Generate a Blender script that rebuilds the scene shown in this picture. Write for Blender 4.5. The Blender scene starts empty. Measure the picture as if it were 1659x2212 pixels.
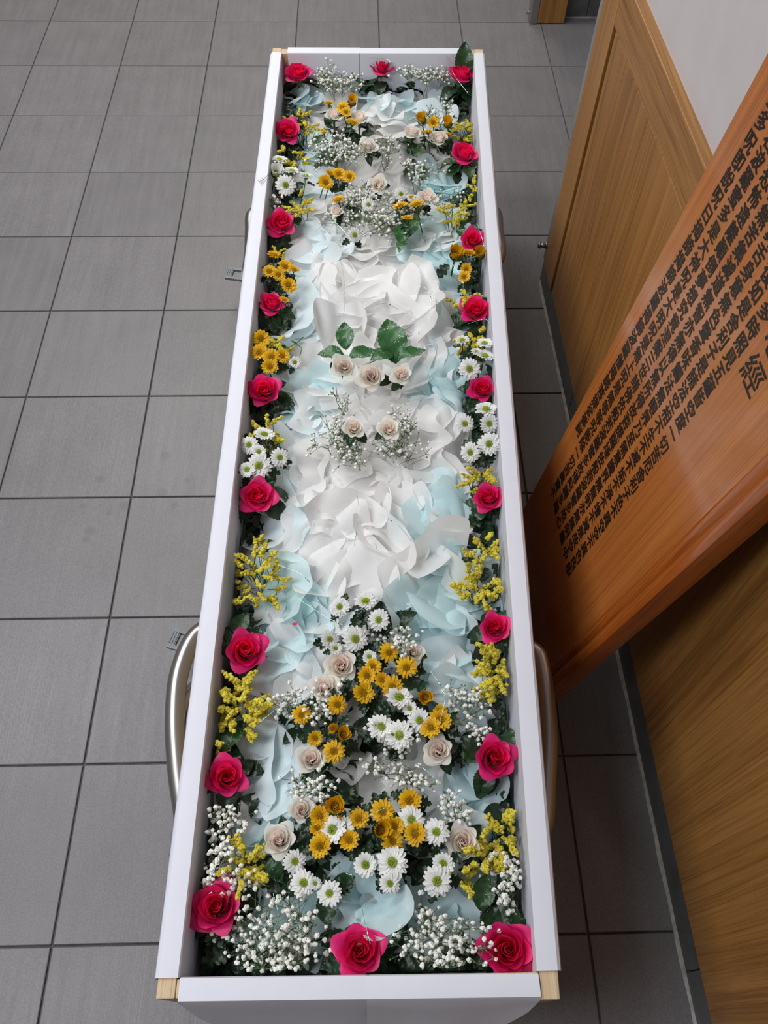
import bpy, math, random
import numpy as np
from mathutils import Vector, Matrix, Quaternion, Euler, noise

# ------------------------------------------------------------------ camera, light, exposure
SC = bpy.context.scene
COL = SC.collection
FPX, TILT, YAW, ROLL = 1748.62, 0.57128, -0.04363, 0.02594
CAM = Vector((0.52954, -3.13221, 1.53351))
cd = bpy.data.cameras.new('camera')
cam = bpy.data.objects.new('camera', cd); COL.objects.link(cam); SC.camera = cam
RM = Matrix.Rotation(YAW, 3, 'Z') @ Matrix.Rotation(TILT, 3, 'X') @ Matrix.Rotation(ROLL, 3, 'Z')
cam.matrix_world = Matrix.Translation(CAM) @ RM.to_4x4()
cd.sensor_fit = 'HORIZONTAL'; cd.sensor_width = 36.0
cd.lens = FPX / 1659.0 * 36.0
cd.clip_start = 0.02

W = bpy.data.worlds.new('room_ambient'); SC.world = W; W.use_nodes = True
W.node_tree.nodes['Background'].inputs[0].default_value = (0.80, 0.86, 1.0, 1)
W.node_tree.nodes['Background'].inputs[1].default_value = 0.25

def area(name, loc, target, sx, sy, power, col):
    l = bpy.data.lights.new(name, 'AREA'); l.shape = 'RECTANGLE'; l.size = sx; l.size_y = sy
    l.energy = power; l.color = col
    o = bpy.data.objects.new(name, l); COL.objects.link(o)
    o.location = loc
    d = Vector(target) - Vector(loc)
    o.rotation_euler = d.to_track_quat('-Z', 'Y').to_euler()
    return o
area('ceiling_light', (-0.75, -1.7, 2.52), (-0.75, -1.7, 0), 1.2, 0.6, 25, (0.97, 0.98, 1.0))
area('ceiling_light', (-0.3, -0.15, 2.52), (-0.3, -0.15, 0), 1.2, 0.6, 30, (1.0, 0.99, 0.96))
area('ceiling_light', (0.35, 1.6, 2.52), (0.35, 1.6, 0), 1.2, 0.6, 24, (1.0, 0.965, 0.87))
area('ceiling_light', (-0.85, -3.25, 2.52), (-0.85, -3.25, 0), 1.2, 0.6, 27, (0.93, 0.95, 1.0))

SC.view_settings.view_transform = 'Standard'
SC.view_settings.look = 'None'
SC.view_settings.gamma = 1.0
SC.view_settings.use_curve_mapping = False
SC.view_settings.exposure = 0.47
SC.cycles.diffuse_bounces = 8; SC.cycles.max_bounces = 14; SC.cycles.sample_clamp_indirect = 6

# ------------------------------------------------------------------ helpers
R = random.Random(7)
ZR = 0.48          # height of the box rim
def ray(u, v):
    return RM @ Vector(((u - 829.5) / FPX, -(v - 1106) / FPX, -1.0))
def P(u, v, z):
    d = ray(u, v); return CAM + d * ((z - CAM.z) / d.z)
def size_at(px, p):
    return px / FPX * -((RM.transposed() @ (p - CAM)).z)

class MB:
    def __init__(s): s.v = []; s.f = []; s.n = 0
    def add(s, vs, fs):
        k = s.n; s.v.extend(vs); s.n += len(vs)
        s.f.extend([tuple(i + k for i in f) for f in fs])
    def box(s, a, b):
        x0, y0, z0 = a; x1, y1, z1 = b
        s.add([(x0,y0,z0),(x1,y0,z0),(x1,y1,z0),(x0,y1,z0),(x0,y0,z1),(x1,y0,z1),(x1,y1,z1),(x0,y1,z1)],
              [(0,3,2,1),(4,5,6,7),(0,1,5,4),(1,2,6,5),(2,3,7,6),(3,0,4,7)])
    def prism(s, poly, z0, z1):
        n = len(poly)
        s.add([(x, y, z0) for x, y in poly] + [(x, y, z1) for x, y in poly],
              [tuple(range(n-1, -1, -1)), tuple(range(n, 2*n))] + [(i, (i+1) % n, n+(i+1) % n, n+i) for i in range(n)])
    def grid(s, pts):          # pts[i][j]
        a = len(pts); b = len(pts[0])
        s.add([tuple(p) for r in pts for p in r],
              [(i*b+j, i*b+j+1, (i+1)*b+j+1, (i+1)*b+j) for i in range(a-1) for j in range(b-1)])
    def tube(s, pts, r, n=8, r1=None, cap=True):
        pts = [Vector(p) for p in pts]; m = len(pts)
        rs = [r + ((r1 if r1 is not None else r) - r) * i / max(1, m-1) for i in range(m)]
        ref = None; vs = []
        for i, p in enumerate(pts):
            t = (pts[min(i+1, m-1)] - pts[max(i-1, 0)])
            t = t.normalized() if t.length > 1e-9 else Vector((0,0,1))
            if ref is None: ref = t.orthogonal().normalized()
            ref = (ref - t * ref.dot(t)); ref = ref.normalized() if ref.length > 1e-6 else t.orthogonal().normalized()
            b = t.cross(ref)
            for k in range(n):
                a = 2*math.pi*k/n
                vs.append(tuple(p + (ref*math.cos(a) + b*math.sin(a)) * rs[i]))
        fs = [(i*n+k, i*n+(k+1) % n, (i+1)*n+(k+1) % n, (i+1)*n+k) for i in range(m-1) for k in range(n)]
        if cap: fs += [tuple(range(n-1, -1, -1)), tuple(range((m-1)*n, m*n))]
        s.add(vs, fs)
    def mesh(s, name, mat, smooth=True):
        me = bpy.data.meshes.new(name); me.from_pydata([tuple(v) for v in s.v], [], s.f)
        if mat: me.materials.append(mat)
        me.polygons.foreach_set('use_smooth', [smooth]*len(me.polygons)); me.update()
        return me
def link(name, me, parent=None):
    o = bpy.data.objects.new(name, me); COL.objects.link(o)
    if parent: o.parent = parent
    return o
def obj(name, mb, mat, parent=None, smooth=False, bevel=0):
    o = link(name, mb.mesh(name, mat, smooth), parent)
    if bevel:
        m = o.modifiers.new('b', 'BEVEL'); m.width = bevel; m.segments = 2; m.limit_method = 'ANGLE'
    return o
def tag(o, label=None, cat=None, group=None, kind=None):
    if label: o['label'] = label
    if cat: o['category'] = cat
    if group: o['group'] = group
    if kind: o['kind'] = kind
    return o
def empty(name, loc=(0, 0, 0)):
    o = bpy.data.objects.new(name, None); COL.objects.link(o); o.location = loc; o.empty_display_size = .02
    return o
def copy_tree(o, parent=None):
    c = o.copy(); COL.objects.link(c); c.parent = parent
    for ch in list(o.children): copy_tree(ch, c)
    return c
def orient(o, loc, axis, spin, scale=1.0):
    q = Vector(axis).to_track_quat('Z', 'Y') @ Quaternion((0, 0, 1), spin)
    o.location = loc; o.rotation_mode = 'QUATERNION'; o.rotation_quaternion = q; o.scale = (scale,)*3

# ------------------------------------------------------------------ materials
class NT:
    def __init__(s, name):
        s.m = bpy.data.materials.new(name); s.m.use_nodes = True
        s.t = s.m.node_tree; s.n = s.t.nodes; s.b = s.n['Principled BSDF']; s.out = s.n['Material Output']
    def new(s, typ, **kw):
        n = s.n.new(typ)
        for k, v in kw.items(): setattr(n, k, v)
        return n
    def l(s, a, b): s.t.links.new(a, b)
    def coord(s, scale=(1, 1, 1), obj_=True, rot=(0, 0, 0)):
        t = s.new('ShaderNodeTexCoord'); m = s.new('ShaderNodeMapping')
        m.inputs['Scale'].default_value = scale; m.inputs['Rotation'].default_value = rot
        s.l(t.outputs['Object'], m.inputs['Vector']); return m.outputs[0]
    def noise(s, vec, scale, detail=4, rough=.5, dist=0):
        n = s.new('ShaderNodeTexNoise'); n.inputs['Scale'].default_value = scale; n.inputs['Detail'].default_value = detail
        n.inputs['Roughness'].default_value = rough; n.inputs['Distortion'].default_value = dist
        if vec: s.l(vec, n.inputs['Vector'])
        return n.outputs['Fac']
    def ramp(s, fac, stops):
        r = s.new('ShaderNodeValToRGB'); e = r.color_ramp.elements
        while len(e) < len(stops): e.new(.5)
        for i, (p, c) in enumerate(stops):
            e[i].position = p; e[i].color = (c[0], c[1], c[2], 1) if hasattr(c, '__len__') else (c, c, c, 1)
        s.l(fac, r.inputs[0]); return r.outputs[0]
    def mix(s, fac, a, b, typ='MIX'):
        m = s.new('ShaderNodeMix', data_type='RGBA', blend_type=typ)
        for inp, v in ((m.inputs[0], fac), (m.inputs[6], a), (m.inputs[7], b)):
            if hasattr(v, 'is_output'): s.l(v, inp)
            elif hasattr(v, '__len__'): inp.default_value = (v[0], v[1], v[2], 1)
            else: inp.default_value = v
        return m.outputs[2]
    def bump(s, h, strength=.3, dist=.01):
        b = s.new('ShaderNodeBump'); b.inputs['Strength'].default_value = strength; b.inputs['Distance'].default_value = dist
        s.l(h, b.inputs['Height']); s.l(b.outputs[0], s.b.inputs['Normal']); return b
    def set(s, col=None, rough=None, metal=None, spec=None):
        if col is not None:
            if hasattr(col, 'is_output'): s.l(col, s.b.inputs['Base Color'])
            else: s.b.inputs['Base Color'].default_value = (*col, 1)
        if rough is not None:
            if hasattr(rough, 'is_output'): s.l(rough, s.b.inputs['Roughness'])
            else: s.b.inputs['Roughness'].default_value = rough
        if metal is not None: s.b.inputs['Metallic'].default_value = metal
        if spec is not None: s.b.inputs['Specular IOR Level'].default_value = spec
        return s
    def translucent(s, col, fac):
        t = s.new('ShaderNodeBsdfTranslucent'); m = s.new('ShaderNodeMixShader'); m.inputs[0].default_value = fac
        if hasattr(col, 'is_output'): s.l(col, t.inputs[0])
        else: t.inputs[0].default_value = (*col, 1)
        s.l(s.b.outputs[0], m.inputs[1]); s.l(t.outputs[0], m.inputs[2]); s.l(m.outputs[0], s.out.inputs[0])
    def glitter(s, base, scale=900, density=.05, zone=18, thr=.6):
        """tiny bright flecks scattered in zones (craft glitter)"""
        c = s.coord()
        v = s.new('ShaderNodeTexVoronoi'); v.inputs['Scale'].default_value = scale; s.l(c, v.inputs['Vector'])
        near = s.new('ShaderNodeMath', operation='LESS_THAN'); near.inputs[1].default_value = .33; s.l(v.outputs['Distance'], near.inputs[0])
        sp = s.new('ShaderNodeSeparateColor'); s.l(v.outputs['Color'], sp.inputs[0])
        pick = s.new('ShaderNodeMath', operation='LESS_THAN'); pick.inputs[1].default_value = density*2.5; s.l(sp.outputs[0], pick.inputs[0])
        z = s.noise(c, zone, 2); zt = s.new('ShaderNodeMath', operation='GREATER_THAN'); zt.inputs[1].default_value = thr; s.l(z, zt.inputs[0])
        a = s.new('ShaderNodeMath', operation='MULTIPLY'); b = s.new('ShaderNodeMath', operation='MULTIPLY')
        s.l(near.outputs[0], a.inputs[0]); s.l(pick.outputs[0], a.inputs[1]); s.l(a.outputs[0], b.inputs[0]); s.l(zt.outputs[0], b.inputs[1])
        return s.mix(b.outputs[0], base, (1, 1, 1)), b.outputs[0]

def mat_plain(name, col, rough=.5, metal=0, var=.0, scale=30):
    t = NT(name)
    if var:
        f = t.noise(t.coord(), scale, 4)
        c = t.ramp(f, [(.3, [max(0, x*(1-var)) for x in col]), (.7, [min(1, x*(1+var)) for x in col])]); t.set(c, rough, metal)
    else: t.set(col, rough, metal)
    return t.m

def mat_tile():
    t = NT('grey_porcelain'); c = t.coord()
    oi = t.new('ShaderNodeObjectInfo')
    add = t.new('ShaderNodeVectorMath', operation='ADD'); t.l(c, add.inputs[0])
    sc = t.new('ShaderNodeVectorMath', operation='SCALE'); sc.inputs['Scale'].default_value = 37
    t.l(oi.outputs['Location'], sc.inputs[0]); t.l(sc.outputs[0], add.inputs[1])
    mp = t.new('ShaderNodeMapping'); mp.inputs['Scale'].default_value = (55, 3.2, 1); t.l(add.outputs[0], mp.inputs[0])
    mp2 = t.new('ShaderNodeMapping'); mp2.inputs['Scale'].default_value = (330, 6, 1); t.l(add.outputs[0], mp2.inputs[0])
    n1 = t.noise(mp.outputs[0], 1, 5, .6, .6); n2 = t.noise(add.outputs[0], 9, 4); n3 = t.noise(mp2.outputs[0], 1, 2, .5, .3)
    n4 = t.noise(add.outputs[0], 420, 2)
    base = t.ramp(n1, [(.3, (.132, .124, .130)), (.7, (.176, .167, .174))])
    base = t.mix(.5, base, t.ramp(n2, [(.3, (.130, .122, .128)), (.7, (.178, .168, .174))]))
    base = t.mix(.22, base, t.ramp(n4, [(.35, (.10, .095, .10)), (.65, (.29, .28, .285))]))
    rnd = t.ramp(oi.outputs['Random'], [(0, .95), (1, 1.04)])
    base = t.mix(1.0, base, rnd, 'MULTIPLY')
    # dried water drips on the floor
    g = t.new('ShaderNodeNewGeometry'); tot = None
    for (u, v, r) in ((357, 984, .0085), (217, 1036, .007), (402, 1038, .005), (349, 1064, .008), (268, 1093, .0085),
                      (378, 1091, .006), (195, 1147, .009), (185, 1166, .006), (179, 1093, .005), (236, 1108, .005)):
        p = P(u, v, 0)
        d = t.new('ShaderNodeVectorMath', operation='DISTANCE'); d.inputs[1].default_value = p
        t.l(g.outputs['Position'], d.inputs[0])
        mr = t.new('ShaderNodeMapRange'); mr.inputs[1].default_value = r; mr.inputs[2].default_value = r*1.9
        mr.inputs[3].default_value = 1; mr.inputs[4].default_value = 0; t.l(d.outputs['Value'], mr.inputs[0])
        if tot is None: tot = mr.outputs[0]
        else:
            mx = t.new('ShaderNodeMath', operation='MAXIMUM'); t.l(tot, mx.inputs[0]); t.l(mr.outputs[0], mx.inputs[1]); tot = mx.outputs[0]
    hf = t.new('ShaderNodeMath', operation='MULTIPLY'); hf.inputs[1].default_value = .4; t.l(tot, hf.inputs[0])
    base = t.mix(hf.outputs[0], base, (.10, .09, .085))
    t.set(base, t.ramp(n1, [(.3, .38), (.7, .5)]), spec=.45)
    mh = t.mix(.5, n1, n3); t.bump(mh, .5, .0012)
    return t.m

def mat_wood(name, stops, scale=1.0, grain=(60, 60, 2.2), rough=.4, bump=.12, coat=0.0, rot=(0, 0, 0), ring=0.35, line=.55):
    t = NT(name); c = t.coord(grain, rot=rot)
    n = t.noise(c, scale, 6, .62, .8)
    c2 = t.coord(tuple(g*.16 for g in grain), rot=rot); n2 = t.noise(c2, scale, 3, .5, 1.2)
    w = t.new('ShaderNodeTexWave'); w.wave_type = 'BANDS'; w.bands_direction = 'X'; w.inputs['Scale'].default_value = .55
    w.inputs['Distortion'].default_value = 9; w.inputs['Detail'].default_value = 3; w.inputs['Detail Scale'].default_value = .6
    t.l(c2, w.inputs['Vector'])
    f = t.mix(.35, n, n2); f = t.mix(ring*.3, f, w.outputs['Fac'])
    c3 = t.coord(tuple(g*(6 if g > 10 else 1.1) for g in grain), rot=rot); n3 = t.noise(c3, scale, 2, .5, .2)
    ln = t.ramp(n3, [(.36, (.52, .48, .44)), (.50, (1, 1, 1))])
    t.set(t.mix(line, t.ramp(f, stops), ln, 'MULTIPLY'), rough); t.bump(n, bump, .001)
    if coat: t.b.inputs['Coat Weight'].default_value = coat; t.b.inputs['Coat Roughness'].default_value = .12
    return t.m

def mat_petal(name, c_in, c_out, trans=.25, rough=.45, glit=False, zone=18):
    t = NT(name); oi = t.new('ShaderNodeObjectInfo'); c = t.coord()
    f = t.noise(c, 60, 3)
    col = t.ramp(f, [(.3, c_in), (.7, c_out)])
    rnd = t.ramp(oi.outputs['Random'], [(0, .74), (1, 1.08)] if glit else [(0, .9), (1, 1.05)])
    col = t.mix(1.0, col, rnd, 'MULTIPLY')
    if glit:
        col2, msk = t.glitter(col, 520, .06, zone, .58); t.set(col2, rough, spec=.4)
        t.translucent(col, trans)
    else:
        t.set(col, rough, spec=.35); t.translucent(col, trans)
    return t.m

def mat_tissue(name, c, tr=.45, glit=False):
    t = NT(name); co = t.coord()
    f = t.noise(co, 26, 3); col = t.ramp(f, [(.3, [x*.97 for x in c]), (.7, c)])
    w = t.noise(co, 900, 2)
    if glit:
        col2, _ = t.glitter(col, 700, .05, 14, .6); t.set(t.mix(.35, col2, (.45, .5, .5), 'MULTIPLY') if False else col2, .55, spec=.3)
    else: t.set(col, .6, spec=.3)
    t.bump(w, .15, .0006); t.translucent(col, tr)
    return t.m

M = {}
M['tile'] = mat_tile()
M['grout'] = mat_plain('grey_grout', (.075, .072, .07), .9, 0, .3, 40)
M['grout_light'] = mat_plain('pale_sealant', (.34, .33, .30), .8, 0, .3, 60)
M['plaster'] = mat_plain('white_wall_paint', (.53, .495, .50), .75, 0, .03, 14)
M['stone'] = mat_plain('dark_skirting_stone', (.085, .088, .088), .4, 0, .25, 18)
M['concrete'] = mat_plain('grey_wall_end', (.22, .215, .20), .6, 0, .15, 25)
M['ceiling'] = mat_plain('ceiling_paint', (.42, .42, .42), .8)
M['dim_wall'] = mat_plain('grey_beige_wall', (.30, .28, .26), .8, 0, .05, 8)
M['oak'] = mat_wood('oak_veneer', [(.3, (.17, .066, .014)), (.5, (.32, .146, .036)), (.7, (.42, .205, .056))], 1, (90, 90, 2.6), .42, .3)
M['oak_h'] = mat_wood('oak_veneer_rail', [(.3, (.17, .066, .014)), (.5, (.32, .146, .036)), (.7, (.42, .205, .056))], 1, (90, 2.6, 90), .42, .3)
M['gloss'] = mat_wood('lacquered_board_wood', [(.2, (.30, .085, .016)), (.5, (.44, .14, .028)), (.8, (.56, .20, .048))], 1, (110, 1.8, 60), .28, .05, .8, ring=.15)
M['mould'] = mat_wood('lacquered_red_moulding', [(.2, (.20, .042, .006)), (.5, (.36, .088, .012)), (.8, (.52, .16, .025))], 1, (60, 2.2, 60), .26, .05, .6)
M['pale_wood'] = mat_wood('raw_paulownia', [(.2, (.50, .36, .20)), (.5, (.62, .47, .29)), (.8, (.72, .57, .38))], 1, (120, 4, 120), .7, .1)
M['paper'] = mat_plain('white_lining_paper', (.67, .68, .745), .55, 0, .012, 40)
M['ink'] = mat_plain('black_ink', (.012, .010, .009), .35)
M['steel'] = mat_plain('brushed_stainless_steel', (.42, .40, .39), .34, 1)
M['grey_plastic'] = mat_plain('grey_plastic', (.16, .175, .19), .45, 0, .1, 60)
M['rubber'] = mat_plain('black_rubber', (.03, .03, .03), .7)
M['pink'] = mat_petal('hot_pink_petal', (.95, .012, .12), (.97, .022, .18), .5, .42, True)
M['pink_out'] = mat_petal('hot_pink_outer_petal', (.90, .014, .17), (.92, .035, .25), .38, .42, True)
M['cream'] = mat_petal('cream_petal', (.95, .92, .82), (.97, .95, .89), .45, .5)
M['blush'] = mat_petal('blush_petal', (.985, .885, .835), (.985, .93, .885), .5, .5)
M['white_petal'] = mat_petal('white_daisy_petal', (.82, .83, .80), (.90, .90, .88), .25, .5)
M['yellow_petal'] = mat_petal('yellow_daisy_petal', (.72, .39, .004), (.86, .55, .008), .25, .5)
M['green_eye'] = mat_petal('lime_daisy_eye', (.28, .42, .01), (.55, .66, .04), .1, .7)
M['yellow_eye'] = mat_petal('ochre_daisy_eye', (.42, .20, .002), (.66, .36, .006), .1, .7)
M['stem'] = mat_plain('green_stem', (.055, .13, .035), .5, 0, .25, 60)
M['stem_pale'] = mat_plain('pale_green_stem', (.13, .19, .085), .6, 0, .25, 60)
M['breath'] = mat_plain('white_floret', (.80, .80, .74), .7, 0, .07, 300)
def mat_leaf(name, a, b, glit=False, vein=1.0):
    t = NT(name); c = t.coord()
    f = t.noise(c, 40, 4); col = t.ramp(f, [(.3, a), (.7, b)])
    w = t.new('ShaderNodeTexWave'); w.bands_direction = 'DIAGONAL'; w.inputs['Scale'].default_value = 55; w.inputs['Distortion'].default_value = 1.5
    ab = t.new('ShaderNodeVectorMath', operation='ABSOLUTE'); t.l(c, ab.inputs[0]); t.l(ab.outputs[0], w.inputs['Vector'])
    if glit: col2, _ = t.glitter(col, 640, .07, 30, .56)
    else: col2 = col
    t.set(col2, .38, spec=.5); t.bump(w.outputs['Fac'], .25, .0008)
    t.translucent(col, .08); return t.m
M['leaf'] = mat_leaf('dark_rose_leaf', (.010, .040, .010), (.022, .075, .018), True)
M['leaf_dark'] = mat_leaf('deep_green_leaf', (.006, .022, .008), (.014, .045, .014))
M['leaf_bright'] = mat_leaf('fresh_green_rose_leaf', (.018, .085, .022), (.035, .14, .035), True)
def mat_statice():
    t = NT('yellow_statice'); c = t.coord()
    v = t.new('ShaderNodeTexVoronoi'); v.inputs['Scale'].default_value = 420; t.l(c, v.inputs['Vector'])
    f = t.noise(c, 90, 3)
    base = t.ramp(f, [(.3, (.42, .33, .010)), (.7, (.74, .64, .06))])
    d = t.ramp(v.outputs['Distance'], [(.16, (0, 0, 0)), (.3, (1, 1, 1))])
    t.set(t.mix(d, (.05, .05, .012), base), .7); return t.m
M['statice'] = mat_statice()
M['white_tissue'] = mat_tissue('white_tissue_paper', (.975, .972, .965), .5)
M['cyan_tissue'] = mat_tissue('pale_aqua_tissue_paper', (.76, .93, .95), .45, True)
M['ice_tissue'] = mat_tissue('icy_white_tissue_paper', (.84, .94, .96), .45, True)
def mat_tinsel():
    t = NT('iridescent_tinsel'); lw = t.new('ShaderNodeLayerWeight'); lw.inputs[0].default_value = .4
    t.set(t.ramp(lw.outputs['Facing'], [(0, (.3, .9, .75)), (.5, (.75, .9, .95)), (1, (.4, .4, .9))]), .15, .9); return t.m
M['tinsel'] = mat_tinsel()

# ------------------------------------------------------------------ setting: floor
T = .3; G = .0018
fl = MB(); fl.box((-3.0, -5.2, -.03), (3.0, 2.9, -.004)); floor = tag(obj('floor', fl, M['grout']), kind='structure')
tm = MB(); tm.box((G, G, -.012), (T-G, T-G, 0)); tile_me = tm.mesh('tile', M['tile'], False)
for i in range(-6, 6):
    for j in range(-13, 4):
        x, y = i*T, j*T
        if x >= 1.05 and y < -1.5: continue
        o = link('tile', tile_me, floor); o.location = (x, y, R.uniform(-.0003, .0003))
        b = o.modifiers.new('b', 'BEVEL'); b.width = .0012; b.segments = 1
rest = MB()
for i in range(-10, 10):
    for j in range(-17, 9):
        if -6 <= i < 6 and -13 <= j < 4: continue
        rest.box((i*T+G, j*T+G, -.012), (i*T+T-G, j*T+T-G, 0))
o = obj('far_tiles', rest, M['tile'], floor); o['kind'] = 'stuff'

# ------------------------------------------------------------------ setting: right wall with wainscot
def wx(y): return 1.0325 + .01842 * (-(y + 1.5055))          # face of the wall (runs slightly askew of the tiles)
YC = -1.383
def wall_slab(mb, y0, y1, z0, z1, off, depth):
    """slab on the wall face; off = how far proud of the wall (toward the room)"""
    mb.prism([(wx(y0)-off, y0), (wx(y0)-off+depth, y0), (wx(y1)-off+depth, y1), (wx(y1)-off, y1)], z0, z1)
wb = MB(); wb.prism([(wx(YC)+.004, YC), (wx(YC)+.22, YC), (3.0, -1.38), (3.0, -5.2), (wx(-5.2)+.004, -5.2)][::-1], 0, 2.6)
wall_r = tag(obj('wall_right', wb, M['plaster']), kind='structure')
e = MB(); wall_slab(e, -1.3835, YC-.020, .075, 2.0, .012, .03); obj('wall_end_strip', e, M['concrete'], wall_r)
# frame and panel wainscot
def slab(name, y0, y1, z0, z1, off, mat, par=wall_r, bevel=.0015):
    m = MB(); wall_slab(m, y0, y1, z0, z1, off, off+.02); return obj(name, m, mat, par, bevel=bevel)
slab('stile', -1.512, -1.406, .072, .815, .014, M['oak'])
slab('top_rail', -5.1, -1.512, .735, .815, .014, M['oak_h'])
slab('wainscot_panel', -3.6, -1.520, .072, .727, .010, M['oak'])
slab('wainscot_panel', -5.1, -3.605, .072, .727, .010, M['oak'])
slab('cap_strip', -5.1, -1.406, .8155, .823, .016, M['oak_h'], bevel=.002)
bk = MB(); wall_slab(bk, -5.1, -1.40, .072, .8, .002, .02); obj('panel_backing', bk, M['rubber'], wall_r)
base = tag(MB() and obj('baseboard_right', MB(), M['stone']), kind='structure')
y = YC
for y1 in (-1.86, -2.46, -3.06, -3.66, -4.3, -5.1):
    m = MB(); wall_slab(m, y1+.001, y-.001, .0, .072 if y < -1.5 else .082, .009, .03); obj('skirting_stone', m, M['stone'], base, bevel=.001)
    y = y1
m = MB()
pts = []; yy = YC-.005
while yy > -4.0:
    w = .006 + .003*noise.noise(Vector((yy*14, 1, 2)))
    pts.append(((wx(yy)-.009-w, yy, .0005), (wx(yy)-.0085, yy, .004))); yy -= .02
m.grid(pts); obj('sealant_bead', m, M['grout_light'], base)
kn = MB(); kx = wx(-1.40)-.012
kn.tube([(kx, -1.399, .125), (kx-.006, -1.399, .125)], .009, 12); kn.tube([(kx-.006, -1.399, .125), (kx-.02, -1.399, .125)], .006, 12)
kn.tube([(kx-.02, -1.399, .125), (kx-.026, -1.399, .125)], .0085, 12, .006)
tag(obj('door_stop', kn, M['steel'], smooth=True), 'small metal knob on the grey corner of the right wall', 'door stop')

# far opening: oak jamb and dark skirting of the next wall
jm = empty('door_jamb', (1.155, -.013, 0)); tag(jm, 'oak door jamb foot with steel edge at the top of the photo', 'door frame')
m = MB(); m.box((.028, 0, .003), (.129, .05, 2.1)); obj('post', m, M['oak'], jm, bevel=.002)
m = MB(); m.box((0, -.003, .002), (.028, .05, 2.1)); obj('steel_edge', m, M['steel'], jm, bevel=.002)
m = MB(); m.tube([(-.004, .01, .035), (-.014, .01, .035)], .006, 10); obj('bolt', m, M['steel'], jm)
m = MB(); m.tube([(.014, -.003, .012), (.014, -.006, .012)], .004, 10); obj('screw', m, M['steel'], jm)
wm = MB(); wm.box((1.284, .05, .0), (3.0, .2, 2.6)); wl = tag(obj('wall_back', wm, M['plaster']), kind='structure')
bb = tag(obj('baseboard_back', MB(), M['stone']), kind='structure')
for x in (1.284, 1.375, 1.675, 1.975):
    m = MB(); x1 = {1.284: 1.373, 1.375: 1.673, 1.675: 1.973, 1.975: 2.9}[x]; m.box((x, .034, .002), (x1, .052, .28)); obj('skirting_stone', m, M['stone'], bb)
m = MB(); m.box((1.284, .029, 0), (2.9, .034, .004)); obj('sealant_bead', m, M['grout_light'], bb)
for nm, a, b in (('wall_left', (-3.05, -5.2, 0), (-3.0, 2.9, 2.6)), ('wall_front', (-3, -5.25, 0), (3, -5.2, 2.6)), ('wall_far', (-3, 2.9, 0), (3, 2.95, 2.6))):
    m = MB(); m.box(a, b); tag(obj(nm, m, M['dim_wall']), kind='structure')
m = MB(); m.box((-3, -5.2, 2.6), (3, 2.9, 2.65)); tag(obj('ceiling', m, M['ceiling']), kind='structure')

# ------------------------------------------------------------------ inscribed board leaning on the wall
bO = Vector((0.896, -2.438, 0.255)); ES = Vector((0.04080349, -0.99856833, -0.03458859)); ET = Vector((0.13840883, -0.02868021, 0.99127213))
ES = (ES - ET*ES.dot(ET)).normalized(); NB = ES.cross(ET).normalized()
if NB.x > 0: NB = -NB
BB = Matrix((ES, ET, ES.cross(ET))).transposed().to_4x4(); BB.translation = bO
sgn = 1 if ES.cross(ET).dot(NB) > 0 else -1
board = empty('sutra_board'); board.matrix_world = BB
tag(board, 'tall lacquered orange wooden board of black Chinese text leaning on the right wall', 'board')
T0, T1 = -.252, 1.0
def sl(t): return -.226 - .0372*(t+.148)
def sr(t): return .176 + .028*(t+.148)
def bprism(poly, z0, z1):
    m = MB(); m.prism(poly, min(z0*sgn, z1*sgn), max(z0*sgn, z1*sgn)); return m
o = obj('panel', bprism([(sl(T0), T0), (sr(T0)-.046, T0), (sr(T1)-.046, T1), (sl(T1), T1)], -.022, 0), M['gloss'], board, bevel=.003)
mp = MB()
prof = [(-.050, -.003), (-.0485, -.003), (-.048, .006), (-.044, .0088), (-.038, .0092), (-.032, .0072), (-.028, .002), (-.0262, .0), (-.0258, .0075), (-.0235, .0105), (-.018, .0135), (-.010, .0135), (-.004, .011), (-.0005, .004), (0, -.022), (-.050, -.022)]
mp.grid([[(sr(t)+a, t, z*sgn) for a, z in prof] for t in (T0, T0+.4, T0+.8, T1)]); mp.add([(sr(T0)+a, T0, z*sgn) for a, z in prof], [tuple(range(len(prof)))]); mp.add([(sr(T1)+a, T1, z*sgn) for a, z in prof], [tuple(range(len(prof)))])
o = obj('moulding', mp, M['mould'], board, smooth=True); o.modifiers.new('e', 'EDGE_SPLIT').split_angle = math.radians(38)
cols = ['觀自在菩薩行深般若波羅蜜多時照見五蘊皆空度一切苦厄舍利子色不異空空不異色色卽',
        '是空空卽是色受想行識亦復如是舍利子是諸法空相不生不滅不垢不淨不增不減是故空中',
        '無色無受想行識無眼耳鼻舌身意無色聲香味觸法無眼界乃至無意識界無無明亦無無明盡',
        '乃至無老死亦無老死盡無苦集滅道無智亦無得以無所得故菩提薩埵依般若波羅蜜多故心',
        '無罣礙無罣礙故無有恐怖遠離顚倒夢想究竟涅槃三世諸佛依般若波羅蜜多故得阿耨多羅',
        '三藐三菩提故知般若波羅蜜多是大神呪是大明呪是無上呪是無等等呪能除一切苦眞實不',
        '虛故說般若波羅蜜多呪卽說呪曰揭諦揭諦波羅揭諦波羅僧揭諦菩提娑婆訶']
PS, PT = .033, .02565
glyph = {}
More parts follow.
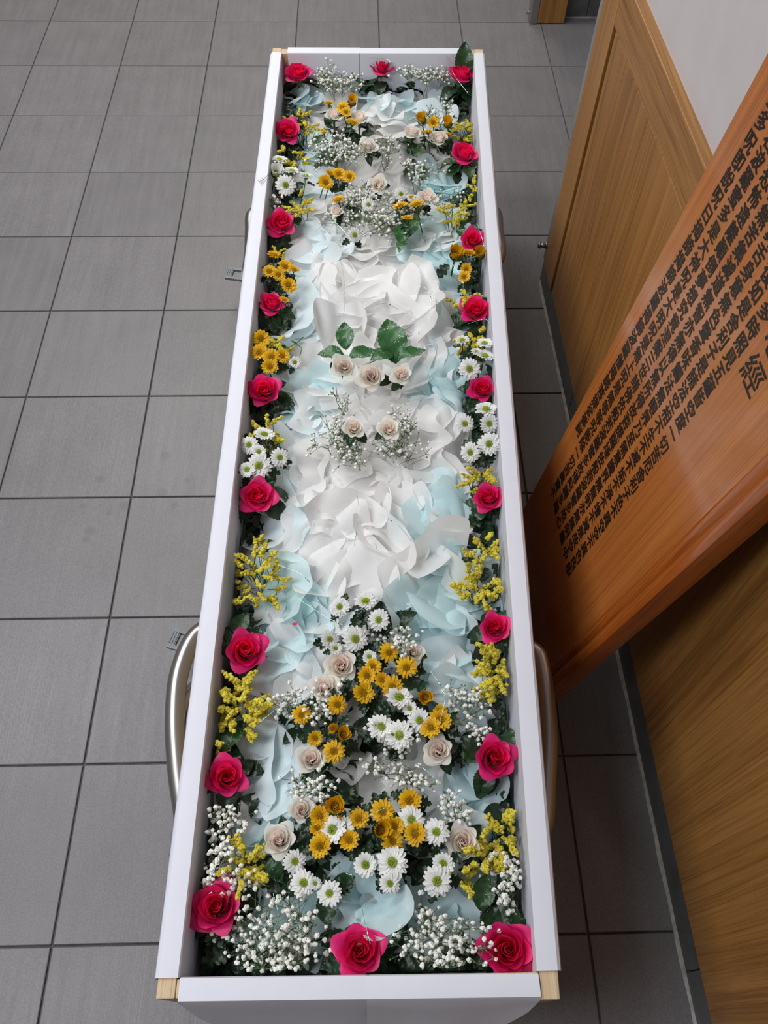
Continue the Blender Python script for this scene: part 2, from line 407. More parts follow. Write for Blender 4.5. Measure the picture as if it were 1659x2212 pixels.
def glyph_mesh(ch, bold):
    k = (ch, bold)
    if k in glyph: return glyph[k]
    c = bpy.data.curves.new('g', 'FONT'); c.body = ch; c.size = 1; c.resolution_u = 2; c.align_x = 'CENTER'; c.fill_mode = 'FRONT'
    ob = bpy.data.objects.new('g', c); COL.objects.link(ob)
    dg = bpy.context.evaluated_depsgraph_get(); me = bpy.data.meshes.new_from_object(ob.evaluated_get(dg))
    vs = [v.co.copy() for v in me.vertices]; fs = [tuple(p.vertices) for p in me.polygons]
    if vs:
        x0 = min(v.x for v in vs); x1 = max(v.x for v in vs); y0 = min(v.y for v in vs); y1 = max(v.y for v in vs)
        cy = .37; vs = [(v.x - (x0+x1)/2, v.y - cy) for v in vs]
    bpy.data.objects.remove(ob); bpy.data.curves.remove(c); bpy.data.meshes.remove(me)
    glyph[k] = (vs, fs); return glyph[k]
def text_column(name, s0, chars, sw, sh, pitch, t_last, n, bold):
    m = MB()
    for r, ch in enumerate(chars):
        vs, fs = glyph_mesh(ch, bold); t = t_last + (n-1-r)*pitch
        for q, (dx, dy) in enumerate(((-.5, -.3), (.5, .3), (.3, -.5), (-.3, .5)) if bold else ((0, 0),)):
            m.add([(s0 + (x+dx*bold)*sw, t + (y+dy*bold)*sh, (.0005+q*.00004)*sgn) for x, y in vs], fs)
    return obj(name, m, M['ink'], board)
for c, s in enumerate(cols):
    text_column('text_column', -c*PS*1.0, s, .0262, .0252, PT, 0, 38, .05)
text_column('title_column', .047, '般若波羅蜜多心經', .047, .044, .050, .590, 8, .012)

# ------------------------------------------------------------------ the box (coffin)
ZB = .125
NLo, NRo, FLo, FRo = (.291, -3.096), (.742, -3.106), (.317, -1.106), (.831, -1.109)
TH = .021
def lerp(a, b, t): return (a[0]+(b[0]-a[0])*t, a[1]+(b[1]-a[1])*t)
def Lo(y, d=0): t = (y-NLo[1])/(FLo[1]-NLo[1]); return NLo[0]+(FLo[0]-NLo[0])*t + d
def Ro(y, d=0): t = (y-NRo[1])/(FRo[1]-NRo[1]); return NRo[0]+(FRo[0]-NRo[0])*t - d
box = empty('coffin', (0, 0, 0)); tag(box, 'long open white paper lined wooden coffin filled with flowers', 'coffin')
def bx_part(name, poly, z0, z1, mat, bevel=.001): m = MB(); m.prism(poly, z0, z1); return obj(name, m, mat, box, bevel=bevel)
bx_part('side_board', [NLo, (NLo[0]+TH, NLo[1]), (FLo[0]+TH, FLo[1]), FLo], ZB, ZR, M['pale_wood'])
bx_part('side_board', [(NRo[0]-TH, NRo[1]), NRo, FRo, (FRo[0]-TH, FRo[1])], ZB, ZR, M['pale_wood'])
yN = -3.096
bx_part('end_board', [(Lo(yN, TH)+.0005, yN), (Ro(yN, TH)-.0005, yN-.004), (Ro(yN, TH)-.0005, yN+.017), (Lo(yN, TH)+.0005, yN+.019)], ZB, ZR-.001, M['pale_wood'])
yF = -1.108
bx_part('end_board', [(Lo(yF, TH)+.0005, yF-.022), (Ro(yF, TH)-.0005, yF-.022), (Ro(yF, TH)-.0005, yF), (Lo(yF, TH)+.0005, yF)], ZB, ZR-.001, M['pale_wood'])
bx_part('bottom_board', [(Lo(yN, TH), yN+.02), (Ro(yN, TH), yN+.02), (Ro(yF, TH), yF-.02), (Lo(yF, TH), yF-.02)], ZB, ZB+.018, M['pale_wood'])
def side_paper(left, y0, y1, ex=0.0, flap=.045):
    m = MB(); rows = []; n = max(4, int((y1-y0)/.04))
    for i in range(n+1):
        y = y0+(y1-y0)*i/n; w = .0012*noise.noise(Vector((y*5, 3 if left else 7, 0)))
        prof = [(TH+.002+ex, .30), (TH+.002+ex+w, ZR-.02), (TH+.0025+ex, ZR-.001), (TH+.001+ex, ZR+.0012+ex), (TH*.5, ZR+.0018+ex+w*.5), (.0005, ZR+.0016+ex), (-.003-ex, ZR-.001), (-.0055-ex-w, ZR-.008), (-.008-ex+w, ZR-flap*.6), (-.007-ex+w*3, ZR-flap)]
        rows.append([((Lo(y)+d) if left else (Ro(y)-d), y, z) for d, z in prof])
    m.grid(rows); o = obj('paper_wrap', m, M['paper'], box, smooth=True)
    o.modifiers.new('e', 'EDGE_SPLIT').split_angle = math.radians(32)
    return o
yl = P(455, 1325, ZR).y; yr = P(1125, 1475, ZR).y
side_paper(True, yN+.020, yl+.004, .0003); side_paper(True, yl, yF-.021, 0)
side_paper(False, yN+.018, yr+.004, .0003); side_paper(False, yr, yF-.021, 0)
def end_paper(name, x0, x1, far, ex=0, hang=.12, out=.028, cut=.3, edge=''):
    m = MB(); rows = []; n = 24; sg = -1 if not far else 1
    yo = yF if far else yN - .002; yi = (yF-.022) if far else (yN+.0185)
    for i in range(n+1):
        f = i/n; x = x0+(x1-x0)*f
        sl_ = (0 if far else -.004*(x-.31)/.4)
        e_ = min(1, (f if edge == 'l' else 1-f if edge == 'r' else min(f, 1-f))/cut) ** .6; e_ = e_ if edge != 'r' else min(e_, .55+f*2); h = hang*e_ + .006; w = .002*noise.noise(Vector((x*9, ex*1000, 5)))
        prof = [(yi-sg*.002, .30), (yi-sg*.0025, ZR-.004), (yi-sg*.001, ZR+.001), ((yi+yo)/2, ZR+.0018+ex), (yo+sg*.001, ZR+.0014+ex), (yo+sg*(.002+ex), ZR-.002), (yo+sg*(.003+out*.2*e_+w+ex), ZR-h*.3), (yo+sg*(.003+out*.55*e_+w*2+ex), ZR-h*.65), (yo+sg*(.003+out*e_+w*3+ex), ZR-h)]
        rows.append([(x, y+sl_, z) for y, z in prof])
    m.grid(rows); o = obj(name, m, M['paper'], box, smooth=True)
    o.modifiers.new('e', 'EDGE_SPLIT').split_angle = math.radians(32)
xm = P(792, 2130, ZR).x
end_paper('paper_wrap', Lo(yN, TH)+.004, xm+.004, False, 0, .16, .030, .22, 'l'); end_paper('paper_wrap', xm, Ro(yN, TH)-.001, False, .0012, .135, .034, .30, 'r')
xf = P(775, 118, ZR).x
end_paper('paper_wrap', Lo(yF, TH)+.016, xf+.003, True, .0006, .05, .01); end_paper('paper_wrap', xf, Ro(yF, TH)-.012, True, 0, .05, .01)

# ------------------------------------------------------------------ trolley under it
tr = empty('trolley', (0, 0, 0)); tag(tr, 'stainless steel tube trolley with grey brake pedals carrying the coffin', 'trolley')
m = MB()
for d in (.02, .22, .42): pass
m.box((.33, -2.98, .085), (.36, -1.24, .122)); m.box((.69, -2.98, .085), (.72, -1.24, .122))
for y in (-2.96, -2.4, -1.8, -1.26): m.box((.36, y-.015, .085), (.69, y+.015, .122))
obj('frame', m, M['steel'], tr, bevel=.003)
def smooth_path(pts, n=8):
    pts = [Vector(p) for p in pts]; out = []
    for i in range(len(pts)-1):
        p0 = pts[max(0, i-1)]; p1 = pts[i]; p2 = pts[i+1]; p3 = pts[min(len(pts)-1, i+2)]
        for k in range(n):
            t = k/n
            out.append(.5*((2*p1)+(p2-p0)*t+(2*p0-5*p1+4*p2-p3)*t*t+(3*p1-p0-3*p2+p3)*t**3))
    out.append(pts[-1]); return out
def rail(pix, z, r, inx, endz):
    ps = [P(u, v, z) for u, v in pix]
    a, b = ps[0], ps[-1]
    pts = [Vector((inx, a.y+.03, endz)), Vector(((inx+a.x)/2, a.y+.02, z-.02))] + ps + [Vector(((inx+b.x)/2, b.y-.02, z-.02)), Vector((inx, b.y-.03, endz))]
    m = MB(); m.tube(smooth_path(pts), r, 14); return obj('guard_rail', m, M['steel'], tr, smooth=True)
rail([(425, 1372), (388, 1450), (378, 1550), (384, 1660), (398, 1760), (404, 1830)], .30, .0155, .335, .10)
rail([(545, 462), (541, 500), (540, 545), (538, 590)], .30, .013, .345, .10)
rail([(1150, 1405), (1170, 1450), (1183, 1560), (1180, 1680), (1170, 1790)], .30, .0155, .715, .10)
rail([(1066, 455), (1076, 500), (1077, 560)], .30, .013, .715, .10)
m = MB(); a = P(420, 1480, .24); b = P(402, 1640, .24); m.tube(smooth_path([(.34, a.y+.06, .1), a, b, (.34, b.y-.06, .1)]), .009, 10); obj('inner_tube', m, M['steel'], tr, smooth=True)
m = MB(); c = P(412, 1545, .25); m.tube([c, c+Vector((.06, 0, 0))], .011, 12); obj('bracket', m, M['steel'], tr, smooth=True)
def caster(x, y, pedal, side):
    m = MB(); m.tube([(x-.011, y, .04), (x+.011, y, .04)], .04, 24); w = obj('caster_wheel', m, M['rubber'], tr, smooth=False, bevel=.004)
    m = MB(); m.box((x-.02, y-.014, .035), (x-.014, y+.014, .088)); m.box((x+.014, y-.014, .035), (x+.02, y+.014, .088)); m.box((x-.022, y-.022, .082), (x+.022, y+.022, .09)); obj('caster_fork', m, M['steel'], w, bevel=.001)
    if pedal:
        p = P(*pedal, .085); q = Vector((x, y, .085)); d = (Vector((p.x, p.y, 0)) - Vector((q.x, q.y, 0))); L = d.length; d.normalize(); s = Vector((-d.y, d.x, 0))
        m = MB()
        def bar(l0, l1, s0, s1, z0, z1):
            vs = []
            for z in (z0, z1):
                for l, w2 in ((l0, s0), (l1, s0), (l1, s1), (l0, s1)):
                    v = q + d*l + s*w2; vs.append((v.x, v.y, z - .004 + (l/L)*.004))
            m.add(vs, [(0,3,2,1),(4,5,6,7),(0,1,5,4),(1,2,6,5),(2,3,7,6),(3,0,4,7)])
        bar(.0, L-.022, -.009, .009, .078, .086)
        bar(L-.024, L-.014, -.021, .021, .080, .088); bar(L-.016, L+.008, -.021, -.013, .080, .088); bar(L-.016, L+.008, .013, .021, .080, .088)
        bar(L+.006, L+.022, -.021, .021, .080, .088)
        for k in (-.014, -.005, .004): 
            for h in (0.008, .013, .018): bar(L+h, L+h+.0025, k, k+.0075, .088, .0895)
        obj('brake_pedal', m, M['grey_plastic'], tr, bevel=.0015)
caster(.225+.04, -2.52, (391, 1384), -1); caster(.255+.02, -1.47, (508, 592), -1)
caster(.80, -2.45, None, 1); caster(.80, -1.45, None, 1); 
m = MB(); c = P(378, 1822, .12); m.box((c.x-.008, c.y-.02, .10), (c.x+.02, c.y+.02, .125)); m.box((c.x+.015, c.y-.01, .1), (.34, c.y+.01, .115)); obj('frame_end_cap', m, M['grey_plastic'], tr, bevel=.003)

# ------------------------------------------------------------------ tissue bed
def inner(y, m_=.0): return Lo(y, TH)+.004+m_, Ro(y, TH)-.004-m_
def ridged(x, y, s, sd): return 1-abs(noise.noise(Vector((x*s, y*s, sd))))*2
m = MB(); rows = []; NY = 220; NX = 56
for i in range(NY+1):
    y = yN+.022+(yF-.024-yN-.022)*i/NY; a, b = inner(y)
    r = []
    for j in range(NX+1):
        x = a+(b-a)*j/NX
        wx_, wy_ = x+.02*noise.noise(Vector((x*9, y*9, 4))), y+.02*noise.noise(Vector((x*9, y*9, 8)))
        edge = min(j, NX-j)/NX
        h = .026*ridged(wx_, wy_, 11, 1)+.012*ridged(wx_, wy_, 27, 5)
        r.append((x, y, ZR-.135+h-.02*max(0, .12-edge)/.12))
    rows.append(r)
m.grid(rows)
tag(obj('tissue_lining', m, M['white_tissue'], smooth=False), 'crumpled white tissue lining the bottom of the coffin beneath the flowers', 'tissue paper')

def tri(x): x = x-math.floor(x); return 4*abs(x-.5)-1
def sheet_mesh(seed, mat, soft=1.0):
    r = random.Random(seed); nu, nv = 22, 14
    L = r.uniform(.085, .135); Wd = r.uniform(.045, .078); kap = r.uniform(.35, 1.35)*r.choice((1, 1, -1))
    th0 = math.radians(r.uniform(14, 34)); th1 = math.radians(r.uniform(25, 75))
    fq = r.uniform(.5, 1.6); amp = r.uniform(.003, .010)*soft; ph = r.uniform(0, 6.28); tw = r.uniform(-.6, .6); tp = r.uniform(0, 1); tf = r.uniform(.5, 1.0)
    ca = r.uniform(-.8, .8); ck = r.uniform(1.5, 3.5)
    mb = MB(); rows = []
    for j in range(nv+1):
        v0 = j/nv; row = []
        for i in range(nu+1):
            u = i/nu*2-1
            v = v0*(1-.16*(.5+.5*tri(tf*u+tp))-.22*abs(u)**4)
            # spine
            n = 10; x = z = 0; 
            th = th0+th1*v
            if abs(th1) > 1e-3:
                x = L*(-math.cos(th)+math.cos(th0))/th1; z = L*(math.sin(th)-math.sin(th0))/th1
            w = Wd*(.22+.78*min(1, v*1.5)**.8)
            side = w*math.sin(kap*u)/abs(kap)*1.15*(1 if kap > 0 else 1); dep = w*(1-math.cos(kap*u))/kap
            nn = dep + amp*v*math.sin(fq*math.pi*u*2+ph+2.2*v) + .0034*tri(ck*(u*math.cos(ca)*.5+v*math.sin(ca)))*v + .003*v*noise.noise(Vector((u*2, v*3, seed)))
            # edge roll
            nn += .004*max(0, v-.82)/.18*math.sin(ph*3+u*2)
            cx, sz = math.cos(th), -math.sin(th)
            px = x - nn*math.cos(th); pz = z + nn*math.sin(th)
            a = tw*v
            row.append((px*math.cos(a)-side*math.sin(a), px*math.sin(a)+side*math.cos(a), pz))
        rows.append(row)
    mb.grid(rows); return mb.mesh('tissue_fold', mat, True)
white_sheets = [sheet_mesh(100+i, M['white_tissue']) for i in range(16)]
cyan_sheets = [sheet_mesh(200+i, M['cyan_tissue'], .9) for i in range(9)]
ice_sheets = [sheet_mesh(300+i, M['ice_tissue'], .9) for i in range(7)]
def clamp_in(p, mg=.03):
    a, b = inner(p.y, mg); p.x = min(max(p.x, a), b); p.y = min(max(p.y, yN+.03), yF-.04); return p
PROT = []
def protect(u, v, px):
    p = P(u, v, .46); PROT.append((p.x, p.y-.012, size_at(px, p)*.5+.004))
def sheet_pts(me):
    a = np.empty(len(me.vertices)*3); me.vertices.foreach_get('co', a); return a.reshape(-1, 3)
SP = {}
def bunch(c, n, rad, scale, meshes, label, group, z=.362, cat='tissue paper'):
    e = empty('tissue_bunch', (c.x, c.y, z)); tag(e, label, cat, group)
    a0 = R.uniform(0, 6.28)
    for k in range(n):
        a = a0+k*2.399+R.uniform(-.5, .5); rr = rad*math.sqrt((k+.3)/n)
        me = R.choice(meshes); zf = R.uniform(.55, .78) if meshes is white_sheets else R.uniform(.7, .92)
        x, y = rr*math.cos(a), rr*math.sin(a)
        # keep folds inside the box walls
        lo, hi = inner(c.y+y, .012); x = min(max(x, lo-c.x), hi-c.x)
        sc = scale*R.uniform(.8, 1.2)
        az = a+R.uniform(-.7, .7)
        d = .075*sc
        wxp = c.x+x+d*math.cos(az)
        if wxp < lo or wxp > hi: az = math.pi-az
        wyp = c.y+y+d*math.sin(az)
        if wyp < yN+.025 or wyp > yF-.03: az = -az
        if me.name not in SP: SP[me.name] = sheet_pts(me)
        q = SP[me.name]; pr = np.array(PROT); zl = R.uniform(-.012, .006)
        found = None
        for att in range(16):
            eu = Euler((R.uniform(-.25, .25), R.uniform(-.25, .2), az)); m3 = np.array(eu.to_matrix()) @ np.diag((sc, sc, sc*zf))
            wpt = q @ m3.T + np.array((c.x+x, c.y+y, z+zl))
            lo0 = NLo[0]+(wpt[:, 1]-NLo[1])/(FLo[1]-NLo[1])*(FLo[0]-NLo[0])+TH+.003
            hi0 = NRo[0]+(wpt[:, 1]-NRo[1])/(FRo[1]-NRo[1])*(FRo[0]-NRo[0])-TH-.003
            inside = (wpt[:, 0] > lo0).all() and (wpt[:, 0] < hi0).all() and wpt[:, 1].min() > yN+.024 and wpt[:, 1].max() < yF-.027 and wpt[:, 2].min() > ZB+.02 and wpt[:, 2].max() < ZR+.012
            if inside:
                hi_ = wpt[wpt[:, 2] > .418]; found = (eu, sc, zf, zl)
                if len(hi_) == 0 or 'big aqua' in label: break
                d2 = (hi_[:, None, 0]-pr[None, :, 0])**2+(hi_[:, None, 1]-pr[None, :, 1])**2
                if not (d2 < pr[None, :, 2]**2).any(): break
                zf *= .93; zl -= .003
            else: sc *= .96
            az += R.uniform(.8, 2.2)
        if not found: continue
        eu, sc, zf, zl = found
        o = link('tissue_fold', me, e)
        o.location = (x, y, zl); o.rotation_euler = eu; o.scale = (sc, sc, sc*zf)
    return e
PROTPX = [(643,156,60),(825,140,60),(998,158,60),(614,281,58),(1003,328,62),(607,480,66),(1020,517,56),(587,653,58),(1028,667,68),(571,842,74),(1043,838,60),(555,1070,82),(1058,1074,68),(530,1404,94),(1068,1355,70),(489,1678,90),(1069,1636,94),(467,1958,112),(777,2055,112),(1112,2050,122),(721,246,40),(776,252,42),(795,314,42),(890,284,42),(948,296,44),(817,397,42),(922,424,46),(727,455,30),(742,792,56),(801,812,64),(867,808,48),(763,924,48),(839,926,52),(736,1437,78),(703,1484,66),(893,1408,50),(671,1639,64),(947,1620,68),(652,1749,60),(602,1813,74),(1000,1817,78),(846,735,112),(745,725,70),(715,764,62),(785,762,66),(825,768,60),(890,762,66),(868,505,54),(890,490,56),(868,530,40),(1008,118,64),(500,1585,90),(520,1345,60),(488,1385,70),(706,1955,76),(845,2020,70),(1045,1925,80),(595,1880,60),(1100,1600,60),(880,1480,50),(975,1560,60),(690,300,44),(905,325,44),(830,1530,46),(745,1905,60),(1012,370,44),(1030,350,44),(711,224,24),(741,234,27),(748,243,22),(760,223,22),(761,266,30),(912,262,23),(936,265,26),(925,286,22),(968,270,23),(703,395,32),(715,376,28),(732,377,30),(755,383,28),(731,433,30),(865,446,31),(900,443,31),(880,472,24),(592,552,30),(582,587,28),(616,577,32),(635,583,24),(602,594,26),(623,617,34),(614,649,22),(984,554,32),(1014,548,30),(1037,551,26),(1007,582,25),(1003,599,26),(564,732,36),(560,762,34),(586,772,36),(610,769,30),(583,793,34),(840,1409,42),(878,1441,46),(806,1440,34),(793,1460,38),(785,1497,44),(847,1483,48),(825,1469,32),(728,1522,42),(651,1544,40),(681,1595,32),(723,1575,22),(742,1588,32),(721,1623,48),(919,1507,32),(951,1556,48),(931,1572,44),(951,1536,28),(690,1764,42),(726,1744,42),(775,1769,40),(686,1788,32),(692,1828,48),(754,1815,42),(727,1775,26),(826,1753,52),(885,1729,46),(820,1793,40),(853,1785,38),(848,1817,46),(897,1801,46),(603,347,34),(596,377,28),(617,400,42),(630,371,32),(661,382,30),(866,419,28),(796,442,28),(766,508,32),(538,961,38),(571,940,40),(604,988,40),(559,1006,54),(559,976,28),(534,1015,32),(637,783,24),(999,736,30),(1047,743,34),(1051,770,38),(1030,761,24),(1014,797,46),(1050,886,44),(1004,915,38),(1062,915,40),(1057,959,48),(1016,977,42),(734,1311,42),(790,1300,44),(818,1339,46),(712,1380,38),(767,1380,54),(725,1401,26),(798,1419,28),(862,1508,52),(885,1531,30),(906,1556,50),(823,1570,54),(862,1588,60),(719,1793,54),(743,1788,46),(636,1861,48),(655,1907,54),(712,1930,52),(681,1908,24),(888,1771,58),(942,1797,54),(790,1868,46),(847,1863,66),(958,1866,44),(944,1903,62),(842,1908,44),(728,170,122),(915,150,130),(955,232,90),(728,325,124),(832,300,72),(905,358,90),(760,415,110),(820,455,200),(968,425,76),(592,432,40),(738,955,116),(862,945,120),(735,855,50),(858,1375,104),(662,1520,170),(850,1590,150),(865,1665,180),(1010,1500,110),(1025,1570,70),(672,1690,140),(484,1800,96),(500,1905,170),(985,1745,90),(585,2025,270),(950,2028,210),(1088,1885,100),(650,258,84),(630,335,64),(645,440,54),(600,545,56),(592,745,60),(575,940,70),(555,1240,116),(516,1520,104),(525,1868,76),(1003,280,44),(985,452,66),(1012,640,60),(1020,735,64),(1040,1030,70),(1045,1180,70),(1040,1262,108),(1072,1450,78),(1092,1800,60),(1050,1850,60),(990,1895,50),(455,1620,26),(846,735,80),(745,725,40),(890,762,50),(785,762,50),(715,764,40),(868,505,50),(890,490,50)]
for q_ in PROTPX: protect(*q_)
# white ruffles: rows along the box
yy = -1.66; k = 0
ORD = 'first second third fourth fifth sixth seventh eighth ninth tenth eleventh twelfth thirteenth'.split()
while yy > -2.60:
    a, b = inner(yy, .07)
    for j in range(4):
        x = a+(b-a)*(j+.5+R.uniform(-.2, .2))/4
        if any((P(u_, v_, .405)-Vector((x, yy, .405))).length < .062 for u_, v_ in ((960,530),(980,600),(590,1340),(630,1420),(980,1310),(1000,1150),(635,860),(1000,830),(645,540),(630,690))): continue
        zone = ('far', 'far half of the middle') if yy > -1.98 else (('mid', 'around the loose cream roses') if yy > -2.3 else ('near', 'near half of the middle'))
        bunch(Vector((x, yy+R.uniform(-.02, .02), 0)), 6, .05, R.uniform(1.1, 1.45), white_sheets,
              'white tissue ruffle, '+ORD[k]+' row from the far bouquets, '+('far left', 'left of centre', 'right of centre', 'far right')[j], 'white tissue ruffles, '+zone[0]+' part')
    yy -= .082; k += 1
for (u, v, n, s, lab) in ((740, 215, 5, .9, 'white tissue ruffle behind the far left daisy bouquet'), (880, 250, 6, 1.0, 'white tissue ruffle between the two far daisy bouquets'),
        (1000, 250, 4, .8, 'white tissue ruffle beside the second right-hand pink rose'), (700, 470, 6, 1.2, 'tall pleated white tissue below the far yellow daisies'),
        (740, 400, 5, 1.0, 'white tissue peak under the far baby\'s breath'), (900, 480, 6, 1.1, 'rolled white tissue loop beside the far green leaf pair'), (660, 440, 5, 1.1, 'white tissue slope beside the third left-hand pink rose'),
        (780, 1650, 6, 1.0, 'white tissue peak between the two near cream roses'), (900, 1690, 6, 1.0, 'white tissue under the loose near baby\'s breath'), (1000, 1720, 6, 1.0, 'white tissue sweep beside the near right aqua bunch'),
        (800, 1790, 5, .9, 'white tissue between the two near daisy bouquets'), (620, 1580, 5, .9, 'white tissue under the near left baby\'s breath'), (1060, 1560, 5, .9, 'icy tissue behind the near right pink rose'),
        (780, 1560, 6, .9, 'white tissue under the near middle daisies'), (930, 1480, 6, 1.0, 'white tissue left of the near right yellow spikes'), (620, 1720, 4, .8, 'white tissue above the near left cream rose'), (660, 1480, 6, 1.0, 'white tissue below the big aqua bunch')):
    bunch(clamp_in(P(u, v, .40), .04), n, .04, s, white_sheets if 'icy' not in lab else ice_sheets, lab, None)
for (u, v, n, rad, s, mix, lab) in (
        (640, 205, 6, .03, .95, 0, 'aqua tissue bunch in the far left corner below the pink rose'), (830, 200, 8, .045, 1.1, 0, 'aqua tissue bunch below the far middle pink rose'),
        (960, 235, 5, .03, .9, 1, 'icy aqua tissue below the far right pink rose'), (650, 310, 6, .025, .9, 0, 'aqua tissue strip beside the second left-hand pink rose'),
        (655, 395, 6, .03, .95, 1, 'pale aqua tissue beside the far white daisies'), (970, 385, 7, .03, .95, 0, 'aqua tissue bunch below the second right-hand pink rose'),
        (645, 540, 7, .035, 1.1, 1, 'pale aqua tissue below the third left-hand pink rose'), (960, 530, 9, .04, 1.25, 0, 'bright aqua tissue bunch beside the third right-hand pink rose'),
        (980, 600, 5, .03, 1.0, 0, 'aqua tissue beside the right-hand yellow daisies'),
        (630, 690, 7, .03, 1.0, 1, 'pale aqua tissue below the fourth left-hand pink rose'), (985, 710, 6, .025, .9, 1, 'pale aqua tissue beside the fourth right-hand pink rose'),
        (635, 860, 8, .035, 1.15, 0, 'aqua tissue bunch beside the fifth left-hand pink rose'), (1000, 830, 7, .03, 1.1, 0, 'aqua tissue bunch beside the fifth right-hand pink rose'),
        (600, 920, 4, .02, .8, 1, 'pale aqua tissue above the left-hand white daisies'),
        (575, 1130, 5, .03, 1.0, 1, 'pale aqua tissue below the sixth left-hand pink rose'), (1000, 1150, 8, .035, 1.15, 0, 'aqua tissue bunch below the sixth right-hand pink rose'),
        (590, 1340, 8, .04, 1.15, 0, 'glittery aqua tissue sheet beside the seventh left-hand pink rose'), (630, 1420, 8, .04, 1.1, 1, 'folded pale aqua tissue right of the seventh left-hand pink rose'),
        (540, 1310, 5, .025, 1.0, 0, 'aqua tissue below the long left-hand yellow spikes'),
        (980, 1310, 8, .04, 1.15, 0, 'aqua tissue bunch left of the seventh right-hand pink rose'), (965, 1410, 7, .035, 1.0, 1, 'pale aqua tissue beside the near right yellow spikes'), (1040, 1250, 4, .02, .9, 0, 'aqua tissue under the long right-hand yellow spikes'),
        (560, 1660, 7, .03, 1.0, 1, 'aqua tissue strip beside the eighth left-hand pink rose'), (560, 1750, 6, .025, .9, 0, 'folded aqua tissue above the nearest cream rose'),
        (1020, 1670, 7, .035, 1.0, 0, 'aqua tissue below the eighth right-hand pink rose'), (1070, 1720, 8, .03, .85, 0, 'tightly pleated aqua tissue near the right side'),
        (798, 1938, 10, .018, .52, 0, 'big aqua tissue bunch above the near middle pink rose'), (860, 1960, 5, .03, .9, 1, 'pale aqua tissue fold right of the near leaf'),
        (600, 1980, 9, .05, 1.0, 0, 'aqua tissue bunch under the nearest left baby\'s breath'), (520, 2000, 5, .03, .9, 1, 'pale aqua tissue beside the nearest left pink rose'),
        (960, 1990, 9, .05, 1.0, 0, 'aqua tissue bunch under the nearest right baby\'s breath'), (1010, 1930, 6, .03, .9, 1, 'pale aqua tissue beside the nearest white daisy'), (680, 2010, 5, .03, .9, 0, 'aqua tissue left of the near middle pink rose')):
    bunch(clamp_in(P(u, v, .405), .03), n, rad, s, (ice_sheets if mix else cyan_sheets), lab, None, z=.41 if 'big aqua' in lab else .374)

# ------------------------------------------------------------------ leaves
def leaf_mesh(L, Wd, mat, seed, serr=True, fold=.35, curl=.25, lobes=0):
    r = random.Random(seed); mb = MB(); n = 28; rows = []
    for i in range(n+1):
        t = i/n
        w = Wd*.5*(math.sin(math.pi*t**.82))**.85
        if lobes: w *= .55+.45*abs(math.sin(t*lobes*math.pi))
        elif serr: w *= 1+.07*(tri(t*17))*(1 if 0 < i < n else 0)
        x = L*t; zc = -curl*L*t*t+.004*math.sin(t*5+seed)
        row = []
        for k in (-1, -.55, 0, .55, 1):
            row.append((x+abs(k)*w*.15, k*w, zc+abs(k)*w*fold+.0012*math.sin(t*20+k*3)))
        rows.append(row)
    mb.grid(rows); return mb.mesh('leaf', mat, True)
LEAF = [leaf_mesh(.055, .036, M['leaf'], i, True, .3, .2) for i in range(3)]
LEAF_D = [leaf_mesh(.055, .034, M['leaf_dark'], 10+i, True, .3, .25) for i in range(3)]
MUM = [leaf_mesh(.04, .028, M['leaf_dark'], 20+i, False, .35, .2, 4) for i in range(2)]
BRIGHT = [leaf_mesh(.06, .036, M['leaf_bright'], 30+i, True, .22, .12) for i in range(3)]

# ------------------------------------------------------------------ roses
def petal(mb_seed, r0, r1, H, span, spiral, flare, curl, tip, nu=11, nv=9):
    """one petal wrapped round the axis: r0 base radius, r1 widest radius, H height, span angle, flare outward at top"""
    r = random.Random(mb_seed); mb = MB(); rows = []
    for j in range(nv+1):
        v = j/nv; row = []
        for i in range(nu+1):
            u = i/nu*2-1
            wv = (.35+.65*math.sin(min(1, v*1.25)*math.pi/2))
            a = u*span*.5*wv
            top = 1-.30*abs(u)**2.6
            vv = v*top
            rad = r0+(r1-r0)*math.sin(vv*math.pi/2)**.8 + spiral*u + flare*max(0, vv-.55)**1.6*3.0
            rad += tip*max(0, 1-abs(u)*1.6)*max(0, vv-.6)*2.2
            z = H*vv - curl*max(0, vv-.62)**2*4*(.6+.8*abs(u))
            z += .0012*math.sin(u*5+mb_seed)*vv
            rad += .0012*math.sin(u*4+mb_seed*2)*vv
            row.append((rad*math.cos(a), rad*math.sin(a), z))
        rows.append(row)
    mb.grid(rows); return mb
